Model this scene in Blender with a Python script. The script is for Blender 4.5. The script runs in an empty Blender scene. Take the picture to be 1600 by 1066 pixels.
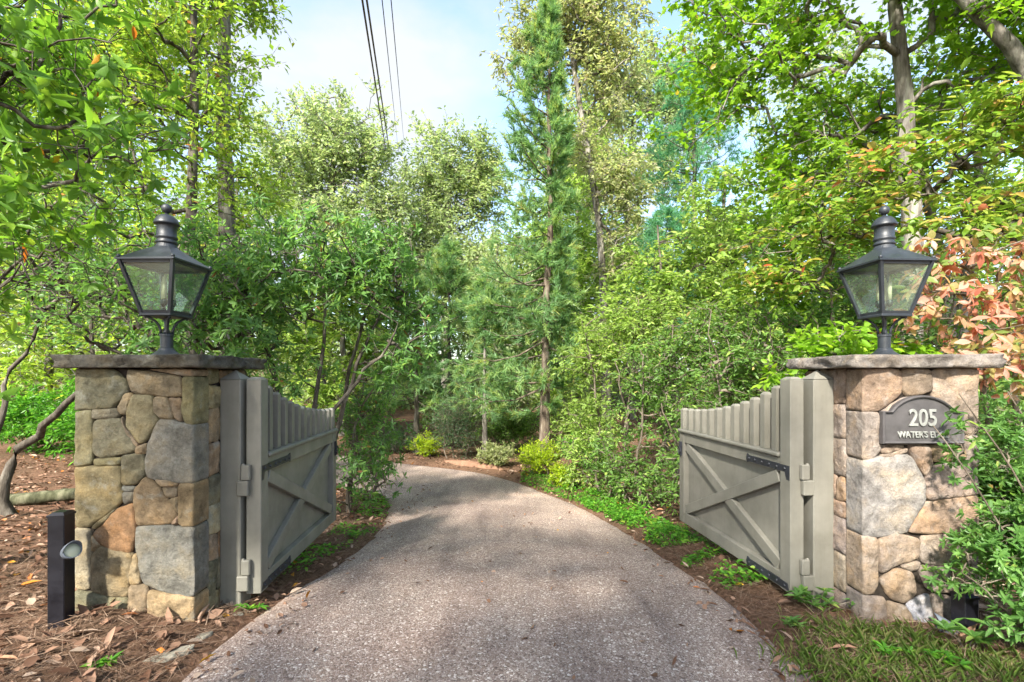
import bpy, bmesh, math, random
import numpy as np
from mathutils import Vector, Matrix, noise

random.seed(7)
SC = bpy.context.scene
COL = SC.collection

# ------------------------------------------------------------------ camera
EYE = 1.65                       # eye height above the drive at the gate
cam_d = bpy.data.cameras.new('camera')
cam = bpy.data.objects.new('camera', cam_d)
COL.objects.link(cam)
cam.location = (0, 0, EYE)
cam.rotation_euler = (math.radians(90), 0, 0)
cam_d.sensor_width = 36
cam_d.lens = 748 / 1600 * 36
cam_d.shift_y = 0.035
cam_d.clip_start = 0.05
cam_d.clip_end = 2000
SC.camera = cam

# ------------------------------------------------------------------ sky, sun, exposure
SUN_EL, SUN_AZ = 39.0, -156.0    # azimuth from +Y towards +X
el, az = math.radians(SUN_EL), math.radians(SUN_AZ)
sun_vec = Vector((math.sin(az) * math.cos(el), math.cos(az) * math.cos(el), math.sin(el)))
world = bpy.data.worlds.new('World')
SC.world = world
world.use_nodes = True
wn, wl = world.node_tree.nodes, world.node_tree.links
wn.clear()
w_out = wn.new('ShaderNodeOutputWorld')
w_bg = wn.new('ShaderNodeBackground')
w_bg.inputs['Strength'].default_value = 0.105
w_sky = wn.new('ShaderNodeTexSky')
w_sky.sky_type = 'NISHITA'
w_sky.sun_disc = False
w_sky.sun_elevation = el
w_sky.sun_rotation = az
w_sky.dust_density = 1.5
w_tc = wn.new('ShaderNodeTexCoord')
w_map = wn.new('ShaderNodeMapping')
w_map.inputs['Scale'].default_value = (1.3, 1.0, 2.6)
w_map.inputs['Location'].default_value = (1.3, 0.4, 0.9)
w_noise = wn.new('ShaderNodeTexNoise')
w_noise.inputs['Scale'].default_value = 2.1
w_noise.inputs['Detail'].default_value = 6
w_noise.inputs['Roughness'].default_value = 0.52
w_ramp = wn.new('ShaderNodeValToRGB')
w_ramp.color_ramp.elements[0].position = 0.40
w_ramp.color_ramp.elements[0].color = (0.05, 0.05, 0.05, 1)
w_ramp.color_ramp.elements[1].position = 0.64
w_ramp.color_ramp.elements[1].color = (0.95, 0.95, 0.95, 1)
w_mix = wn.new('ShaderNodeMixRGB')
w_mix.inputs[2].default_value = (1.68, 1.73, 1.78, 1)      # thin bright cloud
wl.new(w_tc.outputs['Generated'], w_map.inputs['Vector'])
wl.new(w_map.outputs['Vector'], w_noise.inputs['Vector'])
wl.new(w_noise.outputs['Fac'], w_ramp.inputs['Fac'])
wl.new(w_ramp.outputs['Color'], w_mix.inputs['Fac'])
wl.new(w_sky.outputs['Color'], w_mix.inputs[1])
wl.new(w_mix.outputs['Color'], w_bg.inputs['Color'])
wl.new(w_bg.outputs['Background'], w_out.inputs['Surface'])

sun_d = bpy.data.lights.new('sun', 'SUN')
sun_d.energy = 2.7
sun_d.angle = math.radians(3.5)
sun_d.color = (1.0, 0.94, 0.84)
sun = bpy.data.objects.new('sun', sun_d)
COL.objects.link(sun)
sun.rotation_euler = (-sun_vec).to_track_quat('-Z', 'Y').to_euler()

SC.view_settings.view_transform = 'Standard'
SC.view_settings.look = 'None'
SC.view_settings.gamma = 1
SC.view_settings.use_curve_mapping = False
SC.view_settings.exposure = 2.48
SC.render.engine = 'CYCLES'
cy = SC.cycles
cy.max_bounces = 7
cy.diffuse_bounces = 4
cy.glossy_bounces = 2
cy.transmission_bounces = 5
cy.transparent_max_bounces = 14
cy.caustics_reflective = False
cy.caustics_refractive = False
cy.sample_clamp_indirect = 6
cy.use_denoising = True
cy.use_adaptive_sampling = True
cy.adaptive_threshold = 0.02


# ------------------------------------------------------------------ layout helpers
def PX(px, Z):                   # sideways metres of a picture column at depth Z
    return (px - 800) / 748 * Z


def PZ(py, Z):                   # height of a picture row at depth Z
    return EYE + (589 - py) / 748 * Z


def tag(o, label=None, cat=None, group=None, kind=None):
    if label: o['label'] = label
    if cat: o['category'] = cat
    if group: o['group'] = group
    if kind: o['kind'] = kind
    return o


def empty(name, loc=(0, 0, 0), rz=0.0):
    o = bpy.data.objects.new(name, None)
    o.empty_display_size = 0.1
    o.location = loc
    o.rotation_euler = (0, 0, rz)
    COL.objects.link(o)
    return o


def link(name, me, mat=None, parent=None, loc=(0, 0, 0), rot=(0, 0, 0)):
    o = bpy.data.objects.new(name, me)
    if mat and not me.materials: me.materials.append(mat)
    o.location = loc
    o.rotation_euler = rot
    o.parent = parent
    COL.objects.link(o)
    return o


def np_mesh(name, V, Tris, rnd=None, smooth=False):
    V = np.ascontiguousarray(V, dtype=np.float32)
    T = np.ascontiguousarray(Tris, dtype=np.int32)
    me = bpy.data.meshes.new(name)
    me.vertices.add(len(V))
    me.vertices.foreach_set('co', V.ravel())
    me.loops.add(T.size)
    me.loops.foreach_set('vertex_index', T.ravel())
    me.polygons.add(len(T))
    me.polygons.foreach_set('loop_start', np.arange(0, T.size, 3, dtype=np.int32))
    me.update(calc_edges=True)
    if rnd is not None:
        a = me.attributes.new('rnd', 'FLOAT', 'POINT')
        a.data.foreach_set('value', np.ascontiguousarray(rnd, dtype=np.float32))
    if smooth:
        me.polygons.foreach_set('use_smooth', np.ones(len(T), dtype=bool))
    return me


def bm_mesh(name, bm, smooth=False):
    me = bpy.data.meshes.new(name)
    if smooth:
        for f in bm.faces: f.smooth = True
    bm.normal_update()
    bm.to_mesh(me)
    bm.free()
    return me


def box_bm(bm, x0, x1, y0, y1, z0, z1, bev=0.0, seg=1):
    r = bmesh.ops.create_cube(bm, size=1)
    vs = r['verts']
    for v in vs:
        v.co = Vector((x0 + (v.co.x + .5) * (x1 - x0), y0 + (v.co.y + .5) * (y1 - y0), z0 + (v.co.z + .5) * (z1 - z0)))
    if bev > 0:
        es = list({e for v in vs for e in v.link_edges})
        bmesh.ops.bevel(bm, geom=es, offset=bev, segments=seg, affect='EDGES', profile=0.6)


def box(name, x0, x1, y0, y1, z0, z1, mat, parent, bev=0.004, seg=1):
    bm = bmesh.new()
    box_bm(bm, x0, x1, y0, y1, z0, z1, bev, seg)
    return link(name, bm_mesh(name, bm), mat, parent)


def lathe_bm(bm, prof, n=24, cx=0, cy=0):
    rings = []
    for r, z in prof:
        rings.append([bm.verts.new((cx + r * math.cos(2 * math.pi * i / n), cy + r * math.sin(2 * math.pi * i / n), z)) for i in range(n)])
    for a, b in zip(rings[:-1], rings[1:]):
        for i in range(n):
            bm.faces.new((a[i], a[(i + 1) % n], b[(i + 1) % n], b[i]))
    for ring in (rings[0], rings[-1]):
        try: bm.faces.new(ring)
        except ValueError: pass
    bmesh.ops.recalc_face_normals(bm, faces=bm.faces)


def tube_bm(bm, pts, r, n=8):
    pts = [Vector(p) for p in pts]
    rs = r if isinstance(r, (list, tuple)) else [r] * len(pts)
    rings = []
    for i, p in enumerate(pts):
        d = (pts[min(i + 1, len(pts) - 1)] - pts[max(i - 1, 0)]).normalized()
        a = d.cross(Vector((0, 0, 1)))
        if a.length < 1e-3: a = d.cross(Vector((1, 0, 0)))
        a.normalize()
        b = d.cross(a)
        rings.append([bm.verts.new(p + (a * math.cos(2 * math.pi * k / n) + b * math.sin(2 * math.pi * k / n)) * rs[i]) for k in range(n)])
    for A, B in zip(rings[:-1], rings[1:]):
        for k in range(n):
            bm.faces.new((A[k], A[(k + 1) % n], B[(k + 1) % n], B[k]))
    bm.faces.new(rings[0]); bm.faces.new(rings[-1])
    bmesh.ops.recalc_face_normals(bm, faces=bm.faces)


# ------------------------------------------------------------------ materials
def new_mat(name):
    m = bpy.data.materials.new(name)
    m.use_nodes = True
    nt = m.node_tree
    nt.nodes.clear()
    out = nt.nodes.new('ShaderNodeOutputMaterial')
    return m, nt.nodes, nt.links, out


def ramp(N, stops, interp='LINEAR'):
    r = N.new('ShaderNodeValToRGB')
    r.color_ramp.interpolation = interp
    e = r.color_ramp.elements
    while len(e) < len(stops): e.new(0.5)
    for k, (p, c) in enumerate(stops):
        e[k].position = p
        e[k].color = (c[0], c[1], c[2], 1)
    return r


def noise_tex(N, L, vec, scale, detail=4, rough=0.55):
    n = N.new('ShaderNodeTexNoise')
    n.inputs['Scale'].default_value = scale
    n.inputs['Detail'].default_value = detail
    n.inputs['Roughness'].default_value = rough
    if vec is not None: L.new(vec, n.inputs['Vector'])
    return n


def mixc(N, L, fac, a, b, mode='MIX'):
    m = N.new('ShaderNodeMixRGB')
    m.blend_type = mode
    for sock, v in ((m.inputs[0], fac), (m.inputs[1], a), (m.inputs[2], b)):
        if isinstance(v, (int, float)): sock.default_value = v
        elif isinstance(v, tuple): sock.default_value = (v[0], v[1], v[2], 1)
        else: L.new(v, sock)
    return m.outputs[0]


def bump(N, L, height, strength, dist, prev=None):
    b = N.new('ShaderNodeBump')
    b.inputs['Strength'].default_value = strength
    b.inputs['Distance'].default_value = dist
    L.new(height, b.inputs['Height'])
    if prev is not None: L.new(prev, b.inputs['Normal'])
    return b.outputs['Normal']


def principled(N, L, out, color, rough=0.7, spec=0.3, normal=None, metal=0.0):
    p = N.new('ShaderNodeBsdfPrincipled')
    if isinstance(color, tuple): p.inputs['Base Color'].default_value = (color[0], color[1], color[2], 1)
    else: L.new(color, p.inputs['Base Color'])
    if isinstance(rough, (int, float)): p.inputs['Roughness'].default_value = rough
    else: L.new(rough, p.inputs['Roughness'])
    p.inputs['Specular IOR Level'].default_value = spec
    p.inputs['Metallic'].default_value = metal
    if normal is not None: L.new(normal, p.inputs['Normal'])
    if out is not None: L.new(p.outputs[0], out.inputs['Surface'])
    return p


def leaf_mat(name, stops, trans=0.54, rough=0.42, spec=0.4, tint=(1.3, 1.3, 0.85)):
    """colour per leaf from the mesh attribute rnd; part of the light passes through the blade"""
    m, N, L, out = new_mat(name)
    at = N.new('ShaderNodeAttribute'); at.attribute_name = 'rnd'
    r = ramp(N, stops)
    L.new(at.outputs['Fac'], r.inputs['Fac'])
    p = principled(N, L, None, r.outputs['Color'], rough, spec)
    t = N.new('ShaderNodeBsdfTranslucent')
    tc = mixc(N, L, 1.0, r.outputs['Color'], tint, 'MULTIPLY')
    L.new(tc, t.inputs['Color'])
    mx = N.new('ShaderNodeMixShader')
    mx.inputs[0].default_value = trans
    L.new(p.outputs[0], mx.inputs[1]); L.new(t.outputs[0], mx.inputs[2])
    L.new(mx.outputs[0], out.inputs['Surface'])
    return m


def bark_mat(name, c1, c2, c3, scale=9.0):
    m, N, L, out = new_mat(name)
    tc = N.new('ShaderNodeTexCoord')
    mp = N.new('ShaderNodeMapping'); mp.inputs['Scale'].default_value = (1, 1, 0.22)
    L.new(tc.outputs['Object'], mp.inputs['Vector'])
    n1 = noise_tex(N, L, mp.outputs['Vector'], scale, 8, 0.65)
    n2 = noise_tex(N, L, tc.outputs['Object'], 2.2, 4)
    r = ramp(N, [(0.35, c1), (0.5, c2), (0.66, c3)])
    L.new(n1.outputs['Fac'], r.inputs['Fac'])
    c = mixc(N, L, n2.outputs['Fac'], r.outputs['Color'], (0.75, 0.8, 0.7), 'MULTIPLY')
    nm = bump(N, L, n1.outputs['Fac'], 0.9, 0.03)
    principled(N, L, out, c, 0.9, 0.15, nm)
    return m


M = {}
M['bark_dark'] = bark_mat('dark bark', (0.04, 0.032, 0.026), (0.1, 0.084, 0.07), (0.21, 0.185, 0.16))
M['bark_grey'] = bark_mat('grey bark', (0.06, 0.052, 0.045), (0.17, 0.15, 0.135), (0.33, 0.31, 0.28))
M['bark_red'] = bark_mat('red brown bark', (0.045, 0.033, 0.026), (0.13, 0.098, 0.077), (0.25, 0.21, 0.175))
M['bark_twig'] = bark_mat('twig bark', (0.07, 0.055, 0.042), (0.15, 0.12, 0.095), (0.26, 0.22, 0.18))

G = {
 'magnolia': [(0, (.055, .13, .016)), (.35, (.095, .2, .022)), (.7, (.14, .26, .028)), (.93, (.22, .32, .035)), (.965, (.5, .36, .03)), (1, (.4, .12, .02))],
 'yellowgreen': [(0, (.1, .18, .03)), (.4, (.18, .29, .04)), (.8, (.28, .37, .05)), (.95, (.38, .38, .06)), (1, (.34, .13, .06))],
 'rhodo': [(0, (.045, .105, .035)), (.4, (.085, .18, .05)), (.75, (.13, .25, .055)), (.94, (.2, .32, .06)), (.97, (.3, .27, .05)), (1, (.2, .1, .04))],
 'oakpale': [(0, (.16, .21, .11)), (.4, (.22, .29, .145)), (.75, (.3, .37, .17)), (1, (.34, .32, .24))],
 'browngreen': [(0, (.17, .2, .1)), (.4, (.27, .28, .15)), (.7, (.27, .34, .13)), (1, (.4, .31, .24))],
 'bright': [(0, (.08, .17, .014)), (.4, (.14, .27, .018)), (.8, (.21, .35, .027)), (.97, (.28, .38, .03)), (1, (.4, .25, .05))],
 'dogwood': [(0, (.07, .15, .02)), (.4, (.14, .24, .03)), (.72, (.24, .3, .05)), (.86, (.36, .24, .09)), (.93, (.5, .2, .12)), (1, (.5, .11, .07))],
 'reddogwood': [(0, (.42, .08, .05)), (.25, (.5, .18, .12)), (.45, (.6, .36, .28)), (.58, (.45, .26, .13)), (.68, (.3, .31, .09)), (1, (.12, .24, .045))],
 'shrub': [(0, (.055, .11, .035)), (.4, (.1, .19, .045)), (.8, (.16, .28, .055)), (.97, (.27, .36, .08)), (1, (.4, .3, .12))],
 'understory': [(0, (.11, .19, .045)), (.5, (.2, .3, .065)), (.9, (.3, .4, .09)), (1, (.42, .42, .16))],
 'crypto': [(0, (.075, .15, .07)), (.5, (.13, .24, .095)), (.8, (.24, .34, .11)), (.92, (.28, .33, .1)), (1, (.36, .2, .1))],
 'pine': [(0, (.045, .15, .085)), (.6, (.085, .24, .13)), (1, (.15, .32, .15))],
 'chartreuse': [(0, (.2, .33, .015)), (.6, (.34, .46, .02)), (1, (.5, .55, .03))],
 'pale': [(0, (.18, .24, .09)), (.6, (.3, .34, .15)), (1, (.45, .45, .25))],
 'darkbush': [(0, (.022, .05, .026)), (.7, (.05, .095, .045)), (1, (.09, .13, .06))],
 'azalea': [(0, (.05, .12, .03)), (.5, (.085, .185, .042)), (.85, (.14, .26, .06)), (1, (.26, .33, .08))],
 'ivy': [(0, (.03, .1, .012)), (.5, (.07, .21, .02)), (.9, (.14, .32, .03)), (1, (.25, .36, .05))],
 'grass': [(0, (.12, .22, .045)), (.6, (.2, .3, .065)), (.85, (.3, .34, .12)), (1, (.42, .36, .2))],
 'litter': [(0, (.09, .045, .026)), (.35, (.19, .105, .066)), (.7, (.29, .18, .12)), (.9, (.37, .28, .21)), (.96, (.42, .13, .02)), (1, (.5, .3, .03))],
 'straw': [(0, (.075, .042, .026)), (.5, (.17, .105, .068)), (1, (.31, .22, .155))],
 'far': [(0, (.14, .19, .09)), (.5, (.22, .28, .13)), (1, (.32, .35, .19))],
}
for k, st in G.items():
    if k in ('litter', 'straw'):
        M[k] = leaf_mat(k, st, 0.12, 0.75, 0.2, (1.1, 1.0, 0.8))
    else:
        g = 1.3 if k not in ('chartreuse', 'reddogwood', 'pale', 'grass') else 1.0
        st = [(0, tuple(.5 * (u + w) for u, w in zip(st[0][1], st[1][1])))] + st[1:]
        M[k] = leaf_mat(k, [(p, tuple(min(.75, v * g) for v in cc)) for p, cc in st])


def paint_mat():
    m, N, L, out = new_mat('grey green gate paint')
    tc = N.new('ShaderNodeTexCoord')
    n1 = noise_tex(N, L, tc.outputs['Object'], 3.0, 6, 0.6)
    mp = N.new('ShaderNodeMapping'); mp.inputs['Scale'].default_value = (14, 14, 0.9)
    L.new(tc.outputs['Object'], mp.inputs['Vector'])
    n2 = noise_tex(N, L, mp.outputs['Vector'], 2.0, 5, 0.6)
    n3 = noise_tex(N, L, tc.outputs['Object'], 60.0, 3, 0.6)
    r = ramp(N, [(0.3, (0.135, 0.129, 0.105)), (0.6, (0.19, 0.183, 0.154)), (0.8, (0.215, 0.207, 0.175))])
    L.new(n1.outputs['Fac'], r.inputs['Fac'])
    r2 = ramp(N, [(0.28, (0.72, 0.7, 0.62)), (0.55, (1, 1, 1))])
    L.new(n2.outputs['Fac'], r2.inputs['Fac'])
    c = mixc(N, L, 0.25, r.outputs['Color'], r2.outputs['Color'], 'MULTIPLY')
    r3 = ramp(N, [(0.25, (0.6, 0.58, 0.52)), (0.36, (1, 1, 1))])
    L.new(n3.outputs['Fac'], r3.inputs['Fac'])
    c = mixc(N, L, 0.35, c, r3.outputs['Color'], 'MULTIPLY')
    nm = bump(N, L, n2.outputs['Fac'], 0.14, 0.003)
    rr = ramp(N, [(0.3, (0.62, 0.62, 0.62)), (0.7, (0.42, 0.42, 0.42))])
    L.new(n1.outputs['Fac'], rr.inputs['Fac'])
    principled(N, L, out, c, rr.outputs['Color'], 0.4, nm)
    return m


def metal_mat(name, col, rough=0.42, spec=0.5, speck=0.5):
    m, N, L, out = new_mat(name)
    tc = N.new('ShaderNodeTexCoord')
    n1 = noise_tex(N, L, tc.outputs['Object'], 7.0, 6, 0.65)
    n2 = noise_tex(N, L, tc.outputs['Object'], 90.0, 2, 0.5)
    r = ramp(N, [(0.3, tuple(c * 0.7 for c in col)), (0.7, tuple(min(1, c * 1.5) for c in col))])
    L.new(n1.outputs['Fac'], r.inputs['Fac'])
    r2 = ramp(N, [(0.68, (0, 0, 0)), (0.78, (1, 1, 1))])
    L.new(n2.outputs['Fac'], r2.inputs['Fac'])
    f = N.new('ShaderNodeMath'); f.operation = 'MULTIPLY'; f.inputs[1].default_value = speck
    L.new(r2.outputs['Color'], f.inputs[0])
    c = mixc(N, L, f.outputs[0], r.outputs['Color'], (0.25, 0.25, 0.22))
    rr = ramp(N, [(0.3, (rough * .8,) * 3), (0.7, (min(1, rough * 1.35),) * 3)])
    L.new(n1.outputs['Fac'], rr.inputs['Fac'])
    nm = bump(N, L, n2.outputs['Fac'], 0.12, 0.002)
    principled(N, L, out, c, rr.outputs['Color'], spec, nm)
    return m


def stone_mat(name, stain, light):
    m, N, L, out = new_mat(name)
    tc = N.new('ShaderNodeTexCoord')
    oi = N.new('ShaderNodeObjectInfo')
    off = N.new('ShaderNodeVectorMath'); off.operation = 'SCALE'
    cb = N.new('ShaderNodeCombineXYZ')
    for s in range(3): L.new(oi.outputs['Random'], cb.inputs[s])
    L.new(cb.outputs[0], off.inputs[0]); off.inputs['Scale'].default_value = 37.0
    ad = N.new('ShaderNodeVectorMath'); ad.operation = 'ADD'
    L.new(tc.outputs['Object'], ad.inputs[0]); L.new(off.outputs[0], ad.inputs[1])
    v = ad.outputs[0]
    n1 = noise_tex(N, L, v, 5.5, 6, 0.62)
    n2 = noise_tex(N, L, v, 13.0, 8, 0.72)
    n3 = noise_tex(N, L, v, 110.0, 3, 0.6)
    r1 = ramp(N, [(0.3, (0.5, 0.5, 0.5)), (0.48, (1, 1, 1)), (0.68, (1.25, 1.12, 0.92))])
    L.new(n1.outputs['Fac'], r1.inputs['Fac'])
    c = mixc(N, L, 1.0, oi.outputs['Color'], r1.outputs['Color'], 'MULTIPLY')
    r2 = ramp(N, [(0.3, stain), (0.6, (1, 1, 1))])
    L.new(n2.outputs['Fac'], r2.inputs['Fac'])
    c = mixc(N, L, 0.75, c, r2.outputs['Color'], 'MULTIPLY')
    n4 = noise_tex(N, L, v, 9.0, 5, 0.6)
    r4 = ramp(N, [(0.58, (0, 0, 0)), (0.74, (0.6, 0.6, 0.6))])
    L.new(n4.outputs['Fac'], r4.inputs['Fac'])
    c = mixc(N, L, r4.outputs['Color'], c, light)
    nm = bump(N, L, n1.outputs['Fac'], 0.8, 0.035)
    nm = bump(N, L, n2.outputs['Fac'], 0.95, 0.02, nm)
    r5 = ramp(N, [(0.3, (0.72, 0.7, 0.68)), (0.6, (1.12, 1.1, 1.08))])
    L.new(n3.outputs['Fac'], r5.inputs['Fac'])
    c = mixc(N, L, 0.7, c, r5.outputs['Color'], 'MULTIPLY')
    nm = bump(N, L, n3.outputs['Fac'], 0.6, 0.004, nm)
    principled(N, L, out, c, 0.88, 0.2, nm)
    return m


def plain_mat(name, col, rough=0.8, spec=0.2, nscale=12.0, var=0.35, bumpd=0.01):
    m, N, L, out = new_mat(name)
    tc = N.new('ShaderNodeTexCoord')
    n1 = noise_tex(N, L, tc.outputs['Object'], nscale, 7, 0.65)
    r = ramp(N, [(0.3, tuple(c * (1 - var) for c in col)), (0.7, tuple(min(1, c * (1 + var)) for c in col))])
    L.new(n1.outputs['Fac'], r.inputs['Fac'])
    nm = bump(N, L, n1.outputs['Fac'], 0.5, bumpd)
    principled(N, L, out, r.outputs['Color'], rough, spec, nm)
    return m


def glass_mat():
    m, N, L, out = new_mat('lantern glass')
    tc = N.new('ShaderNodeTexCoord')
    t = N.new('ShaderNodeBsdfTransparent'); t.inputs['Color'].default_value = (0.86, 0.93, 0.88, 1)
    g = N.new('ShaderNodeBsdfGlossy'); g.inputs['Roughness'].default_value = 0.03
    d = N.new('ShaderNodeBsdfDiffuse'); d.inputs['Color'].default_value = (0.72, 0.8, 0.7, 1)
    m1 = N.new('ShaderNodeMixShader'); m2 = N.new('ShaderNodeMixShader')
    n1 = noise_tex(N, L, tc.outputs['Object'], 6.0, 3, 0.5)
    r = ramp(N, [(0.3, (0.015,) * 3), (0.8, (0.07,) * 3)])
    L.new(n1.outputs['Fac'], r.inputs['Fac'])
    L.new(r.outputs['Color'], m1.inputs[0])
    L.new(t.outputs[0], m1.inputs[1]); L.new(d.outputs[0], m1.inputs[2])
    m2.inputs[0].default_value = 0.07
    L.new(m1.outputs[0], m2.inputs[1]); L.new(g.outputs[0], m2.inputs[2])
    L.new(m2.outputs[0], out.inputs['Surface'])
    return m


def drive_mat():
    m, N, L, out = new_mat('exposed aggregate concrete')
    tc = N.new('ShaderNodeTexCoord')
    v = tc.outputs['Object']
    def vor(scale, feat='F1'):
        x = N.new('ShaderNodeTexVoronoi'); x.feature = feat
        x.inputs['Scale'].default_value = scale
        L.new(v, x.inputs['Vector'])
        return x
    v1, v2 = vor(88), vor(190)
    peb = [(0, (.09, .066, .054)), (.25, (.185, .135, .108)), (.5, (.285, .215, .178)), (.75, (.36, .295, .25)), (.9, (.5, .44, .39)), (1, (.82, .77, .7))]
    s1 = N.new('ShaderNodeSeparateColor'); L.new(v1.outputs['Color'], s1.inputs[0])
    s2 = N.new('ShaderNodeSeparateColor'); L.new(v2.outputs['Color'], s2.inputs[0])
    r1 = ramp(N, peb); L.new(s1.outputs[0], r1.inputs['Fac'])
    r2 = ramp(N, peb); L.new(s2.outputs[1], r2.inputs['Fac'])
    th = N.new('ShaderNodeMath'); th.operation = 'GREATER_THAN'; th.inputs[1].default_value = 0.5
    L.new(s1.outputs[2], th.inputs[0])
    c = mixc(N, L, th.outputs[0], r2.outputs['Color'], r1.outputs['Color'])
    c = mixc(N, L, 0.28, c, (0.27, 0.2, 0.165))
    n1 = noise_tex(N, L, v, 0.75, 6, 0.6)
    rr = ramp(N, [(0.34, (0.66, 0.62, 0.62)), (0.52, (1.0, 0.97, 0.95)), (0.7, (1.3, 1.2, 1.1))])
    L.new(n1.outputs['Fac'], rr.inputs['Fac'])
    c = mixc(N, L, 0.85, c, rr.outputs['Color'], 'MULTIPLY')
    mp = N.new('ShaderNodeMapping'); mp.inputs['Scale'].default_value = (2.2, 0.35, 1)
    L.new(v, mp.inputs['Vector'])
    n2 = noise_tex(N, L, mp.outputs['Vector'], 1.3, 5, 0.6)
    rs = ramp(N, [(0.34, (0.58, 0.57, 0.6)), (0.52, (1, 1, 1))])
    L.new(n2.outputs['Fac'], rs.inputs['Fac'])
    c = mixc(N, L, 0.7, c, rs.outputs['Color'], 'MULTIPLY')
    nm = bump(N, L, v1.outputs['Distance'], 0.5, -0.006)
    nm = bump(N, L, v2.outputs['Distance'], 0.4, -0.003, nm)
    principled(N, L, out, c, 0.82, 0.25, nm)
    return m


def soil_mat():
    m, N, L, out = new_mat('forest floor')
    tc = N.new('ShaderNodeTexCoord')
    v = tc.outputs['Object']
    n1 = noise_tex(N, L, v, 26.0, 8, 0.7)
    n2 = noise_tex(N, L, v, 0.7, 4, 0.6)
    r = ramp(N, [(0.3, (.05, .031, .021)), (.5, (.135, .083, .055)), (.62, (.2, .13, .09)), (.75, (.28, .2, .15))])
    L.new(n1.outputs['Fac'], r.inputs['Fac'])
    r2 = ramp(N, [(0.4, (.8, .8, .75)), (0.6, (1.15, 1.05, 1.0))])
    L.new(n2.outputs['Fac'], r2.inputs['Fac'])
    c = mixc(N, L, 1.0, r.outputs['Color'], r2.outputs['Color'], 'MULTIPLY')
    nm = bump(N, L, n1.outputs['Fac'], 0.9, 0.04)
    principled(N, L, out, c, 0.95, 0.1, nm)
    return m


M['paint'] = paint_mat()
M['iron'] = metal_mat('blackened iron', (0.018, 0.02, 0.026), 0.45, 0.5, 0.15)
M['lantern'] = metal_mat('dark bronze lantern metal', (0.018, 0.022, 0.027), 0.42, 0.5, 0.3)
M['black'] = metal_mat('black powder coat', (0.005, 0.005, 0.008), 0.4, 0.4, 0.1)
M['lampgrey'] = metal_mat('grey lamp housing', (0.09, 0.105, 0.125), 0.5, 0.4, 0.1)
M['lens'] = plain_mat('frosted lens', (0.6, 0.6, 0.42), 0.4, 0.4, 5, 0.1)
M['plaque'] = metal_mat('pewter plaque', (0.062, 0.058, 0.058), 0.55, 0.35, 0.05)
M['letter'] = metal_mat('silver lettering', (0.21, 0.215, 0.2), 0.45, 0.5, 0.0)
M['candle'] = plain_mat('cream candle tube', (0.62, 0.55, 0.4), 0.5, 0.4, 8, 0.12)
M['glass'] = glass_mat()
M['stone_l'] = stone_mat('mossy olive fieldstone', (0.35, 0.34, 0.31), (0.3, 0.31, 0.27))
M['stone_r'] = stone_mat('pale fieldstone', (0.36, 0.33, 0.31), (0.36, 0.33, 0.3))
M['mortar'] = plain_mat('dark mortar', (0.032, 0.026, 0.021), 0.95, 0.1, 30, 0.5)
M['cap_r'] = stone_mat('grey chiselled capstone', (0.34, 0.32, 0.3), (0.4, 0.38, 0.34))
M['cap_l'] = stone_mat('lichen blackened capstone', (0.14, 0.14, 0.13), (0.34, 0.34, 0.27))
M['rock'] = plain_mat('edging rock', (0.22, 0.2, 0.155), 0.9, 0.2, 14, 0.5)
M['drive'] = drive_mat()
M['soil'] = soil_mat()
M['clay'] = plain_mat('clay', (0.19, 0.11, 0.072), 0.95, 0.1, 5, 0.35)
M['wire_a'] = plain_mat('cable sheath', (0.12, 0.09, 0.1), 0.7, 0.3, 5, 0.1)
M['wire_b'] = plain_mat('thin cable', (0.06, 0.06, 0.065), 0.7, 0.3, 5, 0.1)
M['logbark'] = bark_mat('mossy log bark', (.03, .03, .016), (.085, .085, .05), (.18, .17, .115))


# ------------------------------------------------------------------ terrain
def prof(y):                     # the drive: level at the gate, then down to the bend
    y = np.asarray(y, dtype=float)
    a = np.clip((y - 3.2) / 6.2, 0, 1)
    z = -0.62 * (0.35 * a * a * (3 - 2 * a) + 0.65 * a)
    b = np.clip((y - 9.4) / 6, 0, 1)
    return z - 0.1 * b * b * (3 - 2 * b)


LE = np.array([(-1.84, -14), (-1.84, 0), (-1.83, 3.0), (-1.81, 3.6), (-1.62, 4.7), (-1.68, 5.86), (-1.86, 7.0), (-2.14, 8.2), (-2.9, 9.5), (-4.6, 10.9), (-7.5, 12.8), (-12, 16)])
RE = np.array([(1.66, -14), (1.66, 0), (1.65, 2.7), (1.69, 3.5), (1.55, 4.72), (1.43, 5.96), (1.28, 7.19), (1.02, 8.5), (0.55, 9.6), (-0.05, 10.65), (-0.98, 11.7), (-3.3, 13.0), (-9.5, 18)])


def resample(P, n):
    P = np.asarray(P, float)
    for _ in range(3):           # round the corners
        Q = [P[0]]
        for a, b in zip(P[:-1], P[1:]):
            Q += [a * .75 + b * .25, a * .25 + b * .75]
        Q.append(P[-1]); P = np.array(Q)
    d = np.r_[0, np.cumsum(np.linalg.norm(np.diff(P, axis=0), axis=1))]
    t = np.linspace(0, d[-1], n)
    return np.stack([np.interp(t, d, P[:, k]) for k in range(P.shape[1])], 1)


LEs, REs = resample(LE, 300), resample(RE, 300)
ROADC = (LEs + REs) / 2


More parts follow.
